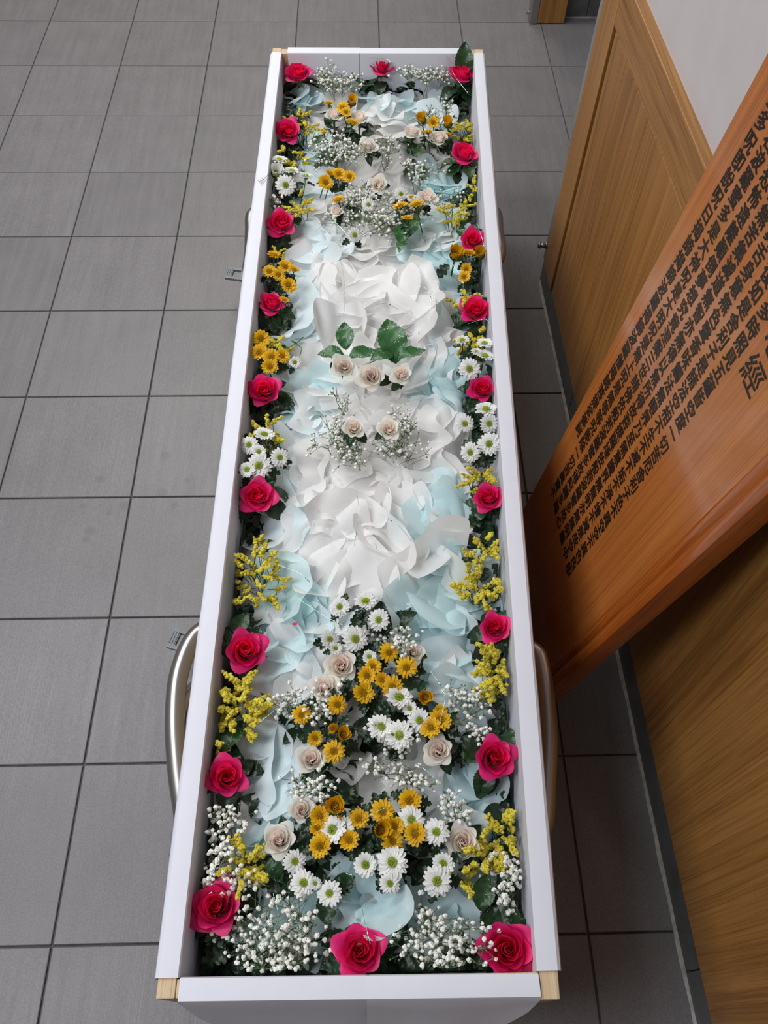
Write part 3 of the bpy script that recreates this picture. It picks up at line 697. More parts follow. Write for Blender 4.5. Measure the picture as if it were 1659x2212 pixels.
def make_rose(kind, seed):
    r = random.Random(seed); root = empty('rose')
    inner_m, outer_m = (M['pink'], M['pink_out']) if kind == 'pink' else (M['blush'], M['cream'])
    Rr = .033; n = 23; H = .033 if kind == 'pink' else .030
    for i in range(n):
        t = i/(n-1); a = i*2.399963+r.uniform(-.15, .15)
        r1 = Rr*(.05+.80*t**.9); span = math.radians(300-520*t) if t < .27 else math.radians(158-46*t+r.uniform(-8, 8))
        h = H*(.80+.24*math.sin(math.pi*min(1, t*1.15+.05))) - H*.22*max(0, t-.6)/.4
        flare = Rr*(-.05 if t < .3 else .035+.42*max(0, t-.6)); curl = H*(.10+.55*max(0, t-.55))
        mb = petal(seed*50+i, r1*.55, r1, h, span, Rr*(.075 if t > .2 else .03), flare, curl, Rr*.95*max(0, t-.55))
        me = mb.mesh('petal', outer_m if t > .62 else inner_m, True)
        o = link('petal', me, root); o.rotation_euler = (0, 0, a); o.location = (0, 0, -H*.55-.004*(1-t)*(kind != 'pink'))
    # calyx
    cx = MB(); rings = []
    for z, rr in ((-.062, .0035), (-.036, .0045), (-.030, .0085), (-.022, .011), (-.014, .010)):
        rings.append([(rr*math.cos(k*math.pi/6), rr*math.sin(k*math.pi/6), z) for k in range(13)])
    cx.grid(rings); calyx = obj('calyx', cx, M['stem'], root, smooth=True)
    sp = MB()
    for k in range(5):
        a = k*1.2566
        sp.grid([[((.010+t*.022)*math.cos(a)-s*.006*(1-t)*math.sin(a), (.010+t*.022)*math.sin(a)+s*.006*(1-t)*math.cos(a), -.024-.004*t+.008*t*t) for s in (-1, 0, 1)] for t in (0, .35, .7, 1)])
    obj('sepal', sp, M['stem'], root, smooth=True)
    return root
protos = {'pink': [make_rose('pink', 1), make_rose('pink', 2), make_rose('pink', 3)], 'cream': [make_rose('cream', 4), make_rose('cream', 5), make_rose('cream', 6)]}
used = set()
def take(key, lst):
    k = R.randrange(len(lst)); p = lst[k]
    if (key, k) not in used: used.add((key, k)); return p
    return copy_tree(p)
def add_stem_leaves(root, n, meshes, sc, down, azs=None, mat='stem', rad=.0022, length=.055):
    """stem and leaves as children, in the root's own frame"""
    s = MB(); s.tube([(0, 0, down), (0.002, 0.001, down-length*.5), (0, .003, down-length)], rad, 6); o = obj('stem', s, M[mat], root, smooth=True)
    for k in range(n):
        a = (azs[k] if azs else R.uniform(0, 6.28)); l = link('leaf', R.choice(meshes), root)
        l.location = (.006*math.cos(a), .006*math.sin(a), down-.008-R.uniform(0, .012)); l.rotation_euler = (R.uniform(-.3, .3), R.uniform(-.1, .35), a); l.scale = (sc*R.uniform(.85, 1.15),)*3
ZH = .452
# (u, v, px, lean toward camera, spin, label)
PINK = [
 (643,156,60,.15,'hot pink rose in the far left corner of the coffin'), (825,140,60,.1,'hot pink rose against the middle of the far end'),
 (998,158,60,.0,'hot pink rose in the far right corner below a dark leaf'), (614,281,58,.6,'second pink rose down the left side, above far white daisies'),
 (1003,328,62,.05,'second pink rose down the right side, seen side-on'), (607,480,66,.35,'third pink rose down the left side, above yellow daisies'),
 (1020,517,56,.55,'third pink rose down the right side, above yellow daisies'), (587,653,58,.25,'fourth pink rose down the left side, between two yellow daisy clusters'),
 (1028,667,68,.5,'fourth pink rose down the right side, above white daisies'), (571,842,74,.6,'fifth pink rose down the left side, below yellow daisies'),
 (1043,838,60,.5,'fifth pink rose down the right side, between two white daisy clusters'), (555,1070,82,.5,'sixth pink rose down the left side, below white daisies'),
 (1058,1074,68,.5,'sixth pink rose down the right side, below short yellow spikes'), (530,1404,94,.6,'seventh pink rose down the left side, on aqua tissue'),
 (1068,1355,70,.6,'seventh pink rose down the right side, between two yellow spike sprays'), (489,1678,90,.4,'eighth pink rose down the left side, below a large dark leaf'),
 (1069,1636,94,.5,'eighth pink rose down the right side, above pleated aqua tissue'), (467,1958,112,.05,'large pink rose in the near left corner under baby\'s breath'),
 (777,2055,112,.35,'large pink rose over the middle of the near end'), (1112,2050,122,.5,'large pink rose in the near right corner')]
CREAM = [
 (721,246,40,.1,'cream rosebud beside the far left yellow daisies'), (776,252,42,.1,'cream rose right of the far left yellow daisies'), (795,314,42,.4,'blush rose alone among the far baby\'s breath'),
 (890,284,42,.1,'cream rosebud left of the far right yellow daisies'), (948,296,44,.1,'cream rosebud in front of the far right yellow daisies'), (817,397,42,.5,'blush rose under baby\'s breath above a small white daisy'),
 (922,424,46,.2,'cream rose beside the yellow daisy pair'), (727,455,30,.1,'half-hidden cream rosebud below the far yellow daisies'),
 (742,792,56,.75,'left one of the three loose cream roses in the middle'), (801,812,64,.8,'middle and largest of the three loose cream roses'), (867,808,48,.6,'right and smallest of the three loose cream roses'),
 (763,924,48,.5,'left one of the two cream roses on baby\'s breath'), (839,926,52,.5,'right one of the two cream roses on baby\'s breath'),
 (736,1437,78,.6,'cream rose below the near group of white daisies'), (703,1484,66,.4,'cream rose half covered by baby\'s breath'), (893,1408,50,.5,'blush rose hidden behind baby\'s breath near yellow daisies'),
 (671,1639,64,.5,'cream rose left of a lone open yellow daisy'), (947,1620,68,.5,'cream rose left of the eighth right-hand pink rose'),
 (652,1749,60,.3,'cream rose above the nearest left cream rose'), (602,1813,74,.3,'nearest cream rose on the left, above white daisies'), (1000,1817,78,.35,'nearest cream rose on the right')]
for lst, kind in ((PINK, 'pink'), (CREAM, 'cream')):
    for (u, v, px, lean, lab) in lst:
        loose = '(' if False else ('loose' in lab)
        p = P(u, v, ZH if not loose and 'on baby' not in lab else .475)
        d = size_at(px, p); rt = take(kind, protos[kind])
        # keep heads off the box walls
        lo, hi = inner(p.y, 0)
        rad = d*.5
        if kind == 'pink': p.x = min(max(p.x, lo+rad*.80), hi-rad*.80)
        tc = (CAM-p).normalized(); ax = Vector((0, 0, 1))*(1-lean)+tc*lean
        if kind == 'pink': ax.x += .10*(1 if u < 830 else -1)*0 + R.uniform(-.12, .12)
        ax.y += R.uniform(-.08, .08)
        orient(rt, p, ax, R.uniform(0, 6.28), d/.072)
        tag(rt, lab, 'flower', 'hot pink roses' if kind == 'pink' else 'cream and blush roses')
        rt.name = 'rose'
        if kind == 'pink': add_stem_leaves(rt, 5, LEAF+LEAF_D, 1.0, -.024, None, length=.05)
        elif not loose: add_stem_leaves(rt, 3, LEAF_D+MUM, .8, -.024, length=.05)

# single large leaves
for (u, v, px, az, tl, grp, lab) in ((846,735,112,1.75,.5,0,'largest fresh green leaf above the loose cream roses'), (745,725,70,1.65,.5,0,'narrow upright green leaf above the left loose rose'),
        (715,764,62,3.1,.2,0,'green leaf pointing left above the left loose rose'), (785,762,66,.3,.2,0,'green leaf between the left and middle loose roses'),
        (825,768,60,3.6,.2,0,'green leaf pointing down-left above the middle loose rose'), (890,762,66,.35,.25,0,'green leaf pointing right above the smallest loose rose'),
        (868,505,54,1.5,.4,1,'upright green leaf below the far baby\'s breath'), (890,490,56,1.0,.4,1,'broad green leaf right of the upright leaf below baby\'s breath'), (868,530,40,4.4,.2,1,'small green leaf under the leaf pair'),
        (1008,118,64,1.5,.9,2,'dark leaf standing in the far right corner'), (500,1585,90,1.0,.1,2,'large dark leaf above the eighth left-hand pink rose'), (520,1345,60,.9,.3,2,'dark serrated leaf above the seventh left-hand pink rose'), (488,1385,70,1.6,.2,2,'dark leaf against the left side by a pink rose'),
        (706,1955,76,1.55,.3,2,'dark pointed leaf rising under a near white daisy'), (845,2020,70,.5,.1,2,'dark leaf right of the near middle pink rose'), (1045,1925,80,1.3,.2,2,'dark leaf left of the near right baby\'s breath'),
        (595,1880,60,5.2,.1,2,'dark leaf below the nearest left cream rose'), (1100,1600,60,1.4,.4,2,'dark leaf above the eighth right-hand pink rose'), (880,1480,50,.2,.2,2,'dark leaf right of the near yellow daisies'), (975,1560,60,1.0,.3,2,'dark leaf right of the near yellow daisy pair'),
        (690,300,44,1.0,.2,2,'dark leaf under the far left baby\'s breath'), (905,325,44,1.3,.3,2,'dark leaf left of the far right cream bud'), (830,1530,46,5.5,.1,2,'dark leaf between near white daisies'), (745,1905,60,.2,.1,2,'dark leaf left of the near aqua bunch'),
        (1012,370,44,1.8,.4,2,'curled dark leaf under the second right-hand pink rose'), (1030,350,44,1.2,.4,2,'dark leaf against the right side by the second rose')):
    p = P(u, v, .472 if grp == 0 else .435); d = size_at(px, p)
    L = .055 if grp else .06
    e = link('rose_leaf', R.choice(BRIGHT if grp < 2 else LEAF)); s = d/L*.95
    tag(e, lab, 'leaf', ('fresh green leaves in the middle', 'green leaves below the far flowers', 'dark single leaves')[grp])
    dirv = Vector((math.cos(az), math.sin(az), 0)); e.rotation_mode = 'XYZ'; e.rotation_euler = (R.uniform(-.15, .15), -tl, az); e.scale = (s,)*3
    if 'standing in the far right' in lab:
        e.location = (.783, yF-.042, .437); e.rotation_euler = (0, -1.42, 1.57); e.scale = (1.3,)*3; continue
    e.location = p-dirv*(d*.5*math.cos(tl))-Vector((0, 0, d*.4*math.sin(tl)))

# ------------------------------------------------------------------ daisies
def make_daisy(kind, form, seed):
    r = random.Random(seed); root = empty('daisy')
    pm, em = (M['white_petal'], M['green_eye']) if kind == 'white' else (M['yellow_petal'], M['yellow_eye'])
    Rr = .02
    up = {'open': .12, 'cup': .42, 'bud': 1.2}[form]; rings = ((17, 1.0, 0), (15, .84, .16), (9, .6, .35)) if kind == 'white' else ((15, 1.0, 0), (13, .86, .2), (7, .6, .5))
    pet = MB()
    for n, ln, du in rings:
        for k in range(n):
            a = 2*math.pi*(k+du*3)/n+r.uniform(-.09, .09); el = up+du+r.uniform(-.12, .14); L = Rr*ln*r.uniform(.9, 1.06); w = L*(.16 if kind == 'white' else .14)*r.uniform(.9, 1.15)
            if form == 'bud': el = min(el, 1.35)
            rows = []
            for j in range(6):
                t = j/5; e2 = el-.55*t*t*(1 if form != 'bud' else -.5); ww = w*(.45+.75*math.sin(math.pi*min(.92, t*.8+.12)))*(1 if j < 5 else .55)
                x = Rr*.20+L*.80*(t*math.cos(el)+.0) + (.10*L*t*t if form == 'open' else 0); z = L*.80*t*math.sin(el)-.18*L*t*t*(1 if form != 'bud' else 0)
                row = []
                for s in (-1, 0, 1):
                    zz = z+abs(s)*ww*.38
                    row.append((x*math.cos(a)-s*ww*math.sin(a), x*math.sin(a)+s*ww*math.cos(a), zz))
                rows.append(row)
            pet.grid(rows)
    link('petals', pet.mesh('petals', pm, True), root)
    eye = MB(); rr = Rr*(.34 if kind == 'white' else .36)
    for k in range(60):
        t = (k+.5)/60; a = k*2.39996; q = rr*math.sqrt(t); z = .0022+rr*.30*(1-t)+.0006*(k % 3)
        c = Vector((q*math.cos(a), q*math.sin(a), z)); s = rr*.13
        eye.add([c+Vector((s, 0, 0)), c+Vector((0, s, 0)), c+Vector((-s, 0, 0)), c+Vector((0, -s, 0)), c+Vector((0, 0, s*1.2)), c-Vector((0, 0, s*3))],
                [(0, 1, 4), (1, 2, 4), (2, 3, 4), (3, 0, 4), (1, 0, 5), (2, 1, 5), (3, 2, 5), (0, 3, 5)])
    link('eye', eye.mesh('eye', em, True), root)
    cx = MB(); cx.grid([[(q*math.cos(k*math.pi/5), q*math.sin(k*math.pi/5), z) for k in range(11)] for z, q in ((-.012, .0016), (-.006, .003), (-.003, .0062), (.001, .0072 if form != 'bud' else .009))])
    obj('calyx', cx, M['stem'], root, smooth=True)
    return root
DP = {}
for kd in ('white', 'yellow'):
    for fm in ('open', 'cup', 'bud'): DP[kd, fm] = [make_daisy(kd, fm, hash((len(kd), len(fm))) % 97 + q) for q in range(2)]
def D(kind, where, rows):
    """rows: (u, v, px, form, member phrase)"""
    for (u, v, px, fm, ph) in rows:
        form = {'o': 'open', 'c': 'cup', 'b': 'bud', 's': 'cup'}[fm]
        p = P(u, v, .462); d = size_at(px, p); rt = take((kind, form), DP[kind, form])
        lean = {'o': .75, 'c': .45, 'b': .25, 's': .0}[fm]
        tc = (CAM-p).normalized(); ax = Vector((0, 0, 1))*(1-lean)+tc*lean
        ax.x += R.uniform(-.25, .25); ax.y += R.uniform(-.2, .15)
        if fm == 's': ax = Vector((R.uniform(-.3, .3), .25, 1))
        base_d = {'open': .040, 'cup': .033, 'bud': .020}[form]
        p = clamp_in(p, d*.4)
        orient(rt, p, ax.normalized(), R.uniform(0, 6.28), d/base_d)
        tag(rt, f'{kind} daisy {where}, {ph}', 'flower', f'{kind} daisies {where}'); rt.name = 'daisy'
        add_stem_leaves(rt, 1 if px < 40 else 2, MUM, .75, -.008, mat='stem', rad=.0013, length=.045*.04/max(.03, d))
D('yellow', 'in the far left bouquet', [(711,224,24,'s','leftmost above a cream bud'),(741,234,27,'c','centre one'),(748,243,22,'c','lower centre one'),(760,223,22,'b','highest one'),(761,266,30,'s','lowest one'),(700,287,16,'s','half hidden low on the left')])
D('yellow', 'in the far right bouquet', [(912,262,23,'b','leftmost one'),(936,265,26,'c','middle one'),(925,286,22,'s','behind the cream bud'),(968,270,23,'b','rightmost one'),(969,290,15,'s','half hidden low on the right')])
D('yellow', 'above the pleated tissue', [(703,395,32,'c','leftmost one'),(715,376,28,'s','second from left'),(732,377,30,'c','third from left'),(755,383,28,'c','rightmost one'),(731,433,30,'s','alone lower down')])
D('yellow', 'around the far cream rose', [(865,446,31,'s','left one of the pair'),(900,443,31,'s','right one of the pair'),(880,472,24,'s','low and dark one'),(888,426,15,'s','small one behind')])
D('yellow', 'between third and fourth left-hand roses', [(592,552,30,'s','highest one'),(582,587,28,'c','leftmost one'),(616,577,32,'c','largest one in the middle'),(635,583,24,'s','rightmost one'),(602,594,26,'c','small one in the centre'),(623,617,34,'c','lower right one'),(614,649,22,'s','lowest, beside the rose')])
D('yellow', 'below the third right-hand rose', [(984,554,32,'b','tall one at left'),(1014,548,30,'s','middle of the upper row'),(1037,551,26,'b','rightmost one'),(1007,582,25,'c','upper of the lower pair'),(1003,599,26,'c','lower of the lower pair')])
D('yellow', 'between fourth and fifth left-hand roses', [(564,732,36,'c','top one'),(560,762,34,'c','leftmost one'),(586,772,36,'c','middle one'),(610,769,30,'c','rightmost one'),(583,793,34,'c','bottom one')])
D('yellow', 'in the near middle bouquet', [(840,1409,42,'o','highest one'),(878,1441,46,'o','rightmost one'),(806,1440,34,'c','upper left one'),(793,1460,38,'c','left one'),(785,1497,44,'c','lowest one'),(847,1483,48,'o','largest lower right one'),(825,1469,32,'c','dark one in the centre')])
D('yellow', 'in the near left baby\'s breath', [(728,1522,42,'o','highest right one'),(651,1544,40,'o','leftmost under florets'),(681,1595,32,'c','just above the cream rose'),(723,1575,22,'b','small bud'),(742,1588,32,'b','large half-open bud'),(721,1623,48,'o','open one beside the cream rose')])
D('yellow', 'right of the near middle', [(919,1507,32,'b','single bud above the group'),(951,1556,48,'c','right one'),(931,1572,44,'c','left one'),(951,1536,28,'c','upper small one')])
D('yellow', 'in the nearest left bouquet', [(690,1764,42,'c','beside the upper cream rose'),(726,1744,42,'b','highest one'),(775,1769,40,'c','rightmost one'),(686,1788,32,'c','under the first one'),(692,1828,48,'c','lower left one'),(754,1815,42,'c','below the white daisies'),(727,1775,26,'c','shaded one in the middle')])
D('yellow', 'in the nearest right bouquet', [(826,1753,52,'o','upper left one'),(885,1729,46,'c','highest one'),(820,1793,40,'b','half-closed one at left'),(853,1785,38,'c','shaded one in the middle'),(848,1817,46,'o','lower left one'),(897,1801,46,'c','lower right one')])
D('white', 'between second and third left-hand roses', [(603,347,34,'s','highest one'),(596,377,28,'b','left one'),(617,400,42,'o','open-faced one'),(630,371,32,'s','middle right one'),(661,382,30,'s','rightmost one')])
D('white', 'among the far baby\'s breath', [(866,419,28,'o','beside the yellow pair'),(796,442,28,'o','in the middle of the florets'),(766,508,32,'o','lowest, above the white tissue')])
D('white', 'between fifth and sixth left-hand roses', [(538,961,38,'o','leftmost one'),(571,940,40,'s','highest one'),(604,988,40,'o','rightmost one'),(559,1006,54,'o','largest one'),(559,976,28,'c','small one in the middle'),(534,1015,32,'c','half hidden at the lower left')])
D('white', 'beside the fifth left-hand rose', [(637,783,24,'c','single small one on tissue')])
D('white', 'between fourth and fifth right-hand roses', [(999,736,30,'s','leftmost one'),(1047,743,34,'s','highest right one'),(1051,770,38,'s','lower right one'),(1030,761,24,'s','middle one'),(1014,797,46,'o','open-faced one')])
D('white', 'between fifth and sixth right-hand roses', [(1050,886,44,'s','highest one'),(1004,915,38,'o','leftmost one'),(1062,915,40,'o','upper right one'),(1057,959,48,'o','largest one'),(1016,977,42,'o','lowest left one')])
D('white', 'in the near middle bouquet', [(734,1311,42,'o','highest left one'),(790,1300,44,'s','highest one seen side-on'),(818,1339,46,'o','upper right one'),(712,1380,38,'o','leftmost one'),(767,1380,54,'o','largest one'),(725,1401,26,'c','small one above the cream rose'),(798,1419,28,'c','small one beside yellow daisies')])
D('white', 'right of the near middle', [(862,1508,52,'s','highest one'),(885,1531,30,'c','small side one'),(906,1556,50,'o','right one beside yellow daisies'),(823,1570,54,'o','left one'),(862,1588,60,'o','largest lowest one')])
D('white', 'in the nearest left bouquet', [(719,1793,54,'c','left one of the pair'),(743,1788,46,'o','right one of the pair'),(636,1861,48,'o','below the cream rose'),(655,1907,54,'o','large one above aqua tissue'),(712,1930,52,'o','behind the pointed leaf'),(681,1908,24,'c','small one in between')])
D('white', 'in the nearest right bouquet', [(888,1771,58,'o','above the yellow ones'),(942,1797,54,'o','left of the cream rose'),(790,1868,46,'c','leftmost turned aside'),(847,1863,66,'o','largest one'),(958,1866,44,'c','half hidden upper right one'),(944,1903,62,'o','large lower right one'),(842,1908,44,'o','tucked under the aqua tissue')])

# ------------------------------------------------------------------ filler sprays
def ico():
    t = (1+5**.5)/2
    v = [Vector(p).normalized() for p in ((-1,t,0),(1,t,0),(-1,-t,0),(1,-t,0),(0,-1,t),(0,1,t),(0,-1,-t),(0,1,-t),(t,0,-1),(t,0,1),(-t,0,-1),(-t,0,1))]
    f = [(0,11,5),(0,5,1),(0,1,7),(0,7,10),(0,10,11),(1,5,9),(5,11,4),(11,10,2),(10,7,6),(7,1,8),(3,9,4),(3,4,2),(3,2,6),(3,6,8),(3,8,9),(4,9,5),(2,4,11),(6,2,10),(8,6,7),(9,8,1)]
    return v, f
I0 = ico()
def sub(vf):
    v, f = list(vf[0]), []; c = {}
    def mid(a, b):
        k = (min(a, b), max(a, b))
        if k not in c: v.append(((v[a]+v[b])/2).normalized()); c[k] = len(v)-1
        return c[k]
    for a, b, d in vf[1]:
        x, y, z = mid(a, b), mid(b, d), mid(d, a); f += [(a, x, z), (b, y, x), (d, z, y), (x, y, z)]
    return v, f
I1 = sub(I0)
CR = []
for s in range(6):
    rr = random.Random(s); CR.append([tuple(p*(rr.choice((.78, 1.0, 1.12)))) for p in I1[0]])
def blob(mb, c, r, crinkle=True):
    vs = R.choice(CR) if crinkle else [tuple(p) for p in I0[0]]
    fs = I1[1] if crinkle else I0[1]
    sx, sy, sz = r*R.uniform(.85, 1.15), r*R.uniform(.85, 1.15), r*R.uniform(.75, 1.05)
    mb.add([(c[0]+x*sx, c[1]+y*sy, c[2]+z*sz) for x, y, z in vs], fs)
def twig(mb, a, b, r, sag=.1):
    a, b = Vector(a), Vector(b); m_ = (a+b)/2+Vector((R.uniform(-1, 1), R.uniform(-1, 1), R.uniform(-.2, 1)))*(b-a).length*sag
    mb.tube([a, m_, b], r, 4, r*.7, cap=False); return m_
def spray_frame(u, v, w, h, z=.448, sz=.055):
    c = P(u, v, z); sx = size_at(w, c)/2
    el = math.atan2(CAM.z-c.z, math.hypot(CAM.x-c.x, CAM.y-c.y))
    hh = size_at(h, c)
    sy = max(.018, (hh-sz*math.cos(el))/max(.3, math.sin(el))/2)
    if el < 1.0: sy = min(sy, .055)
    return c, sx, sy
def breath(u, v, w, h, n, lab, size=1.0, green=0.25, hard=False, top=.495):
    c, sx, sy = spray_frame(u, v, w, h); root = empty('babys_breath', (c.x, c.y, .365)); tag(root, lab, 'flower', "baby's breath sprays")
    st, bl, bd = MB(), MB(), MB(); nb = max(3, int(n/26)); lo, hi = inner(c.y, .004)
    for b in range(nb):
        a = b*2.4+R.uniform(-.4, .4); q = math.sqrt((b+.5)/nb)*.72
        bc = Vector((sx*q*math.cos(a), sy*q*math.sin(a), R.uniform(.045, .075)))
        twig(st, (R.uniform(-.01, .01), R.uniform(-.01, .01), 0), bc*.92, .0009, .05)
        for s_ in range(5):
            sc = bc+Vector((R.gauss(0, .35)*sx, R.gauss(0, .35)*sy, R.uniform(0, .025)))*.6
            twig(st, bc*.9, sc, .0006, .12)
            for k in range(max(2, int(1.3*n/nb/5))):
                t = sc+Vector((R.gauss(0, .18)*sx+R.uniform(-.008, .008), R.gauss(0, .18)*sy+R.uniform(-.008, .008), R.uniform(-.002, .022)))
                wxp = c.x+t.x
                if wxp < lo+.003: t.x = lo+.003-c.x+R.uniform(0, .01)
                if wxp > hi-.003: t.x = hi-.003-c.x-R.uniform(0, .01)
                wyp = c.y+t.y
                if wyp < yN+.027: t.y = yN+.027-c.y+R.uniform(0, .01)
                if wyp > yF-.03: t.y = yF-.03-c.y-R.uniform(0, .01)
                t.z = min(t.z, top-.365+(.03 if wyp > -1.3 else 0))
                st.tube([sc, t], .0005, 3, .00035, cap=False)
                if R.random() < green: blob(bd, t, .0016*size, False)
                else: blob(bl, t, R.uniform(.0021, .0034)*size)
    obj('stems', st, M['stem_pale'], root, smooth=True); o = obj('florets', bl, M['breath'], root, smooth=False); o['kind'] = 'stuff'
    o = obj('buds', bd, M['stem_pale'], root, smooth=True); o['kind'] = 'stuff'
breath(728,170,122,90,190,"baby's breath between the far left and far middle pink roses")
breath(915,150,130,110,170,"baby's breath rising above the far end, left of the corner rose")
breath(955,232,90,56,80,"small baby's breath spray below the far right corner rose",green=.5)
breath(728,325,124,110,200,"baby's breath below the far left daisy bouquet")
breath(832,300,72,120,90,"sparse baby's breath right of the blush rose",.9,.6)
breath(905,358,90,60,90,"baby's breath below the far right cream buds")
breath(760,415,110,80,120,"baby's breath right of the far yellow daisy row")
breath(820,455,200,120,300,"wide baby's breath mound above the central white tissue")
breath(968,425,76,80,50,"sparse baby's breath beside the aqua tissue at right",.9,.6)
breath(592,432,40,36,22,"tiny baby's breath sprig below the far white daisies")
breath(738,955,116,170,190,"left half of the baby's breath bed in the middle",.9,.35)
breath(862,945,120,140,190,"right half of the baby's breath bed in the middle",.9,.35)
breath(735,855,50,40,16,"thin baby's breath twig above the middle bed",.8,.7)
breath(858,1375,104,110,100,"baby's breath at the top right of the near middle bouquet",.95,.35)
breath(662,1520,170,130,130,"baby's breath left of the near middle cream roses",1.05,.1)
breath(850,1590,150,90,100,"baby's breath around the near middle white daisies",1,.2)
breath(865,1665,180,90,90,"loose baby's breath over the near white tissue",.95,.3)
breath(1010,1500,110,120,80,"sparse baby's breath left of the near right yellow spikes",1,.3)
breath(1025,1570,70,70,30,"baby's breath sprig above the near right pink rose",1,.2)
breath(672,1690,140,100,70,"baby's breath above the nearest left bouquet",1,.3)
breath(484,1800,96,170,120,"baby's breath down the left side below a pink rose",1.0,.15)
breath(500,1905,170,76,100,"baby's breath covering the near left pink rose",1.0,.15)
breath(985,1745,90,90,50,"baby's breath above the nearest right cream rose",1,.2)
breath(585,2025,270,170,300,"large baby's breath cloud along the near end, left half",.98,.25)
breath(950,2028,210,160,230,"large baby's breath cloud along the near end, right half",.98,.25)
breath(1088,1885,100,130,95,"baby's breath down the right side above the corner rose",1.0,.15)

def statice(u, v, w, h, n, lab, size=1.0, z=.45):
    c, sx, sy = spray_frame(u, v, w, h, z); root = empty('statice_spray', (c.x, c.y, .365)); tag(root, lab, 'flower', 'yellow statice sprays')
    st, bl = MB(), MB(); lo, hi = inner(c.y, .008)
    for b in range(n):
        a = b*2.4+R.uniform(-.5, .5); q = math.sqrt((b+.3)/n)
        p0 = Vector((sx*q*.85*math.cos(a), sy*q*.85*math.sin(a), R.uniform(.055, .095)))
        d = Vector((math.cos(a+R.uniform(-.9, .9)), math.sin(a+R.uniform(-.9, .9)), R.uniform(-.1, .5))).normalized()
        L = R.uniform(.010, .020)*size; bend = Vector((-d.y, d.x, 0))*R.uniform(-.35, .35)
        if c.x+p0.x < lo: p0.x = lo-c.x
        if c.x+p0.x > hi: p0.x = hi-c.x
        twig(st, (R.uniform(-.008, .008), R.uniform(-.012, .012), .0), p0, .0009, .12)
        k = 6
        for i in range(k):
            t = i/(k-1); pc = p0+d*L*t+bend*L*t*t
            for j in range(3):
                rr = Vector((R.uniform(-1, 1), R.uniform(-1, 1), R.uniform(-.4, 1)))*.0026*size
                q_ = pc+rr
                if lo < c.x+q_.x < hi: blob(bl, q_, R.uniform(.0020, .0031)*size, True)
    obj('stems', st, M['stem'], root, smooth=True); o = obj('florets', bl, M['statice'], root, smooth=False); o['kind'] = 'stuff'
for a in ((650,258,84,62,16,'yellow statice above the second left-hand pink rose'), (630,335,64,40,9,'yellow statice below the second left-hand pink rose'),
    (645,440,54,90,14,'yellow statice right of the third left-hand pink rose'), (600,545,56,60,7,'thin yellow statice behind the left-hand yellow daisies',.7),
    (592,745,60,70,12,'yellow statice behind the daisies above the fifth left-hand rose'), (575,940,70,100,15,'yellow statice above the left-hand white daisies'),
    (555,1240,116,180,34,'large yellow statice spray below the sixth left-hand pink rose'), (516,1520,104,150,34,'dense yellow statice below the seventh left-hand pink rose',1.15),
    (525,1868,76,120,20,'yellow statice under the near left baby\'s breath'), (1003,280,44,54,12,'yellow statice above the second right-hand pink rose'),
    (1026,405,18,44,5,'single yellow statice spike against the right side'), (985,452,66,66,14,'yellow statice above the third right-hand pink rose'),
    (1012,640,60,60,10,'yellow statice above the fourth right-hand pink rose'), (1020,735,64,80,12,'yellow statice behind the right-hand white daisies'),
    (1040,1030,70,60,14,'short yellow statice above the sixth right-hand pink rose'), (1045,1180,70,60,12,'upper part of yellow statice below the sixth right-hand rose'),
    (1040,1262,108,130,26,'long yellow statice spray above the seventh right-hand pink rose'), (1072,1450,78,130,30,'dense yellow statice below the seventh right-hand pink rose',1.1),
    (1092,1800,60,130,18,'yellow statice against the near right side'), (1050,1850,60,80,10,'yellow statice right of the nearest right cream rose'), (990,1895,50,40,4,'two small yellow statice heads on aqua tissue'), (455,1620,26,60,5,'yellow statice tip against the left side by the dark leaf')):
    statice(*a)

# ------------------------------------------------------------------ dark foliage packed along the sides and under the bouquets
def foliage(lab, pts, n, rad):
    mb = MB(); me_list = LEAF_D+MUM
    src = []
    for me in (LEAF_D[0], LEAF_D[1], MUM[0]):
        src.append(([v.co.copy() for v in me.vertices], [tuple(p.vertices) for p in me.polygons]))
    for k in range(n):
        p = R.choice(pts); x, y = p[0]+R.uniform(-rad, rad), p[1]+R.uniform(-rad, rad)
        lo, hi = inner(y, .004); vs, fs = R.choice(src); s = R.uniform(.5, .9)
        q = Matrix.Translation((x, y, R.uniform(.37, .412))) @ Matrix.Rotation(R.uniform(0, 6.28), 4, 'Z') @ Matrix.Rotation(R.uniform(-.6, .5), 4, 'Y') @ Matrix.Scale(s, 4)
        out = []
        for c in vs:
            w = q @ c; out.append((min(max(w.x, lo), hi), min(max(w.y, yN+.024), yF-.026), min(w.z, .435)))
        mb.add(out, fs)
    o = obj('foliage', mb, M['leaf_dark'], smooth=True); tag(o, lab, 'foliage', kind='stuff')
yy = [-3.04+i*.02 for i in range(95)]
foliage('dark green leaves packed along the left side of the coffin', [(inner(y)[0]+.022, y) for y in yy], 330, .016)
foliage('dark green leaves packed along the right side of the coffin', [(inner(y)[1]-.018, y) for y in yy], 300, .013)
def pxs(l): return [tuple(P(u, v, .40))[:2] for u, v in l]
foliage('dark green leaves under the far bouquets', pxs([(720,270),(760,285),(900,310),(960,310),(740,330),(720,350),(900,360),(800,450),(860,470),(900,460),(1000,190),(700,180),(800,160),(870,150),(770,470)]), 150, .028)
foliage('dark green leaves under the near bouquets', pxs([(740,1400),(800,1440),(840,1460),(800,1500),(640,1580),(690,1600),(740,1560),(850,1560),(900,1590),(960,1590),(640,1830),(700,1850),(740,1820),(840,1860),(900,1840),(950,1850),(600,1870),(560,1860),(880,1880),(700,1690),(990,1600),(830,1340)]), 300, .026)
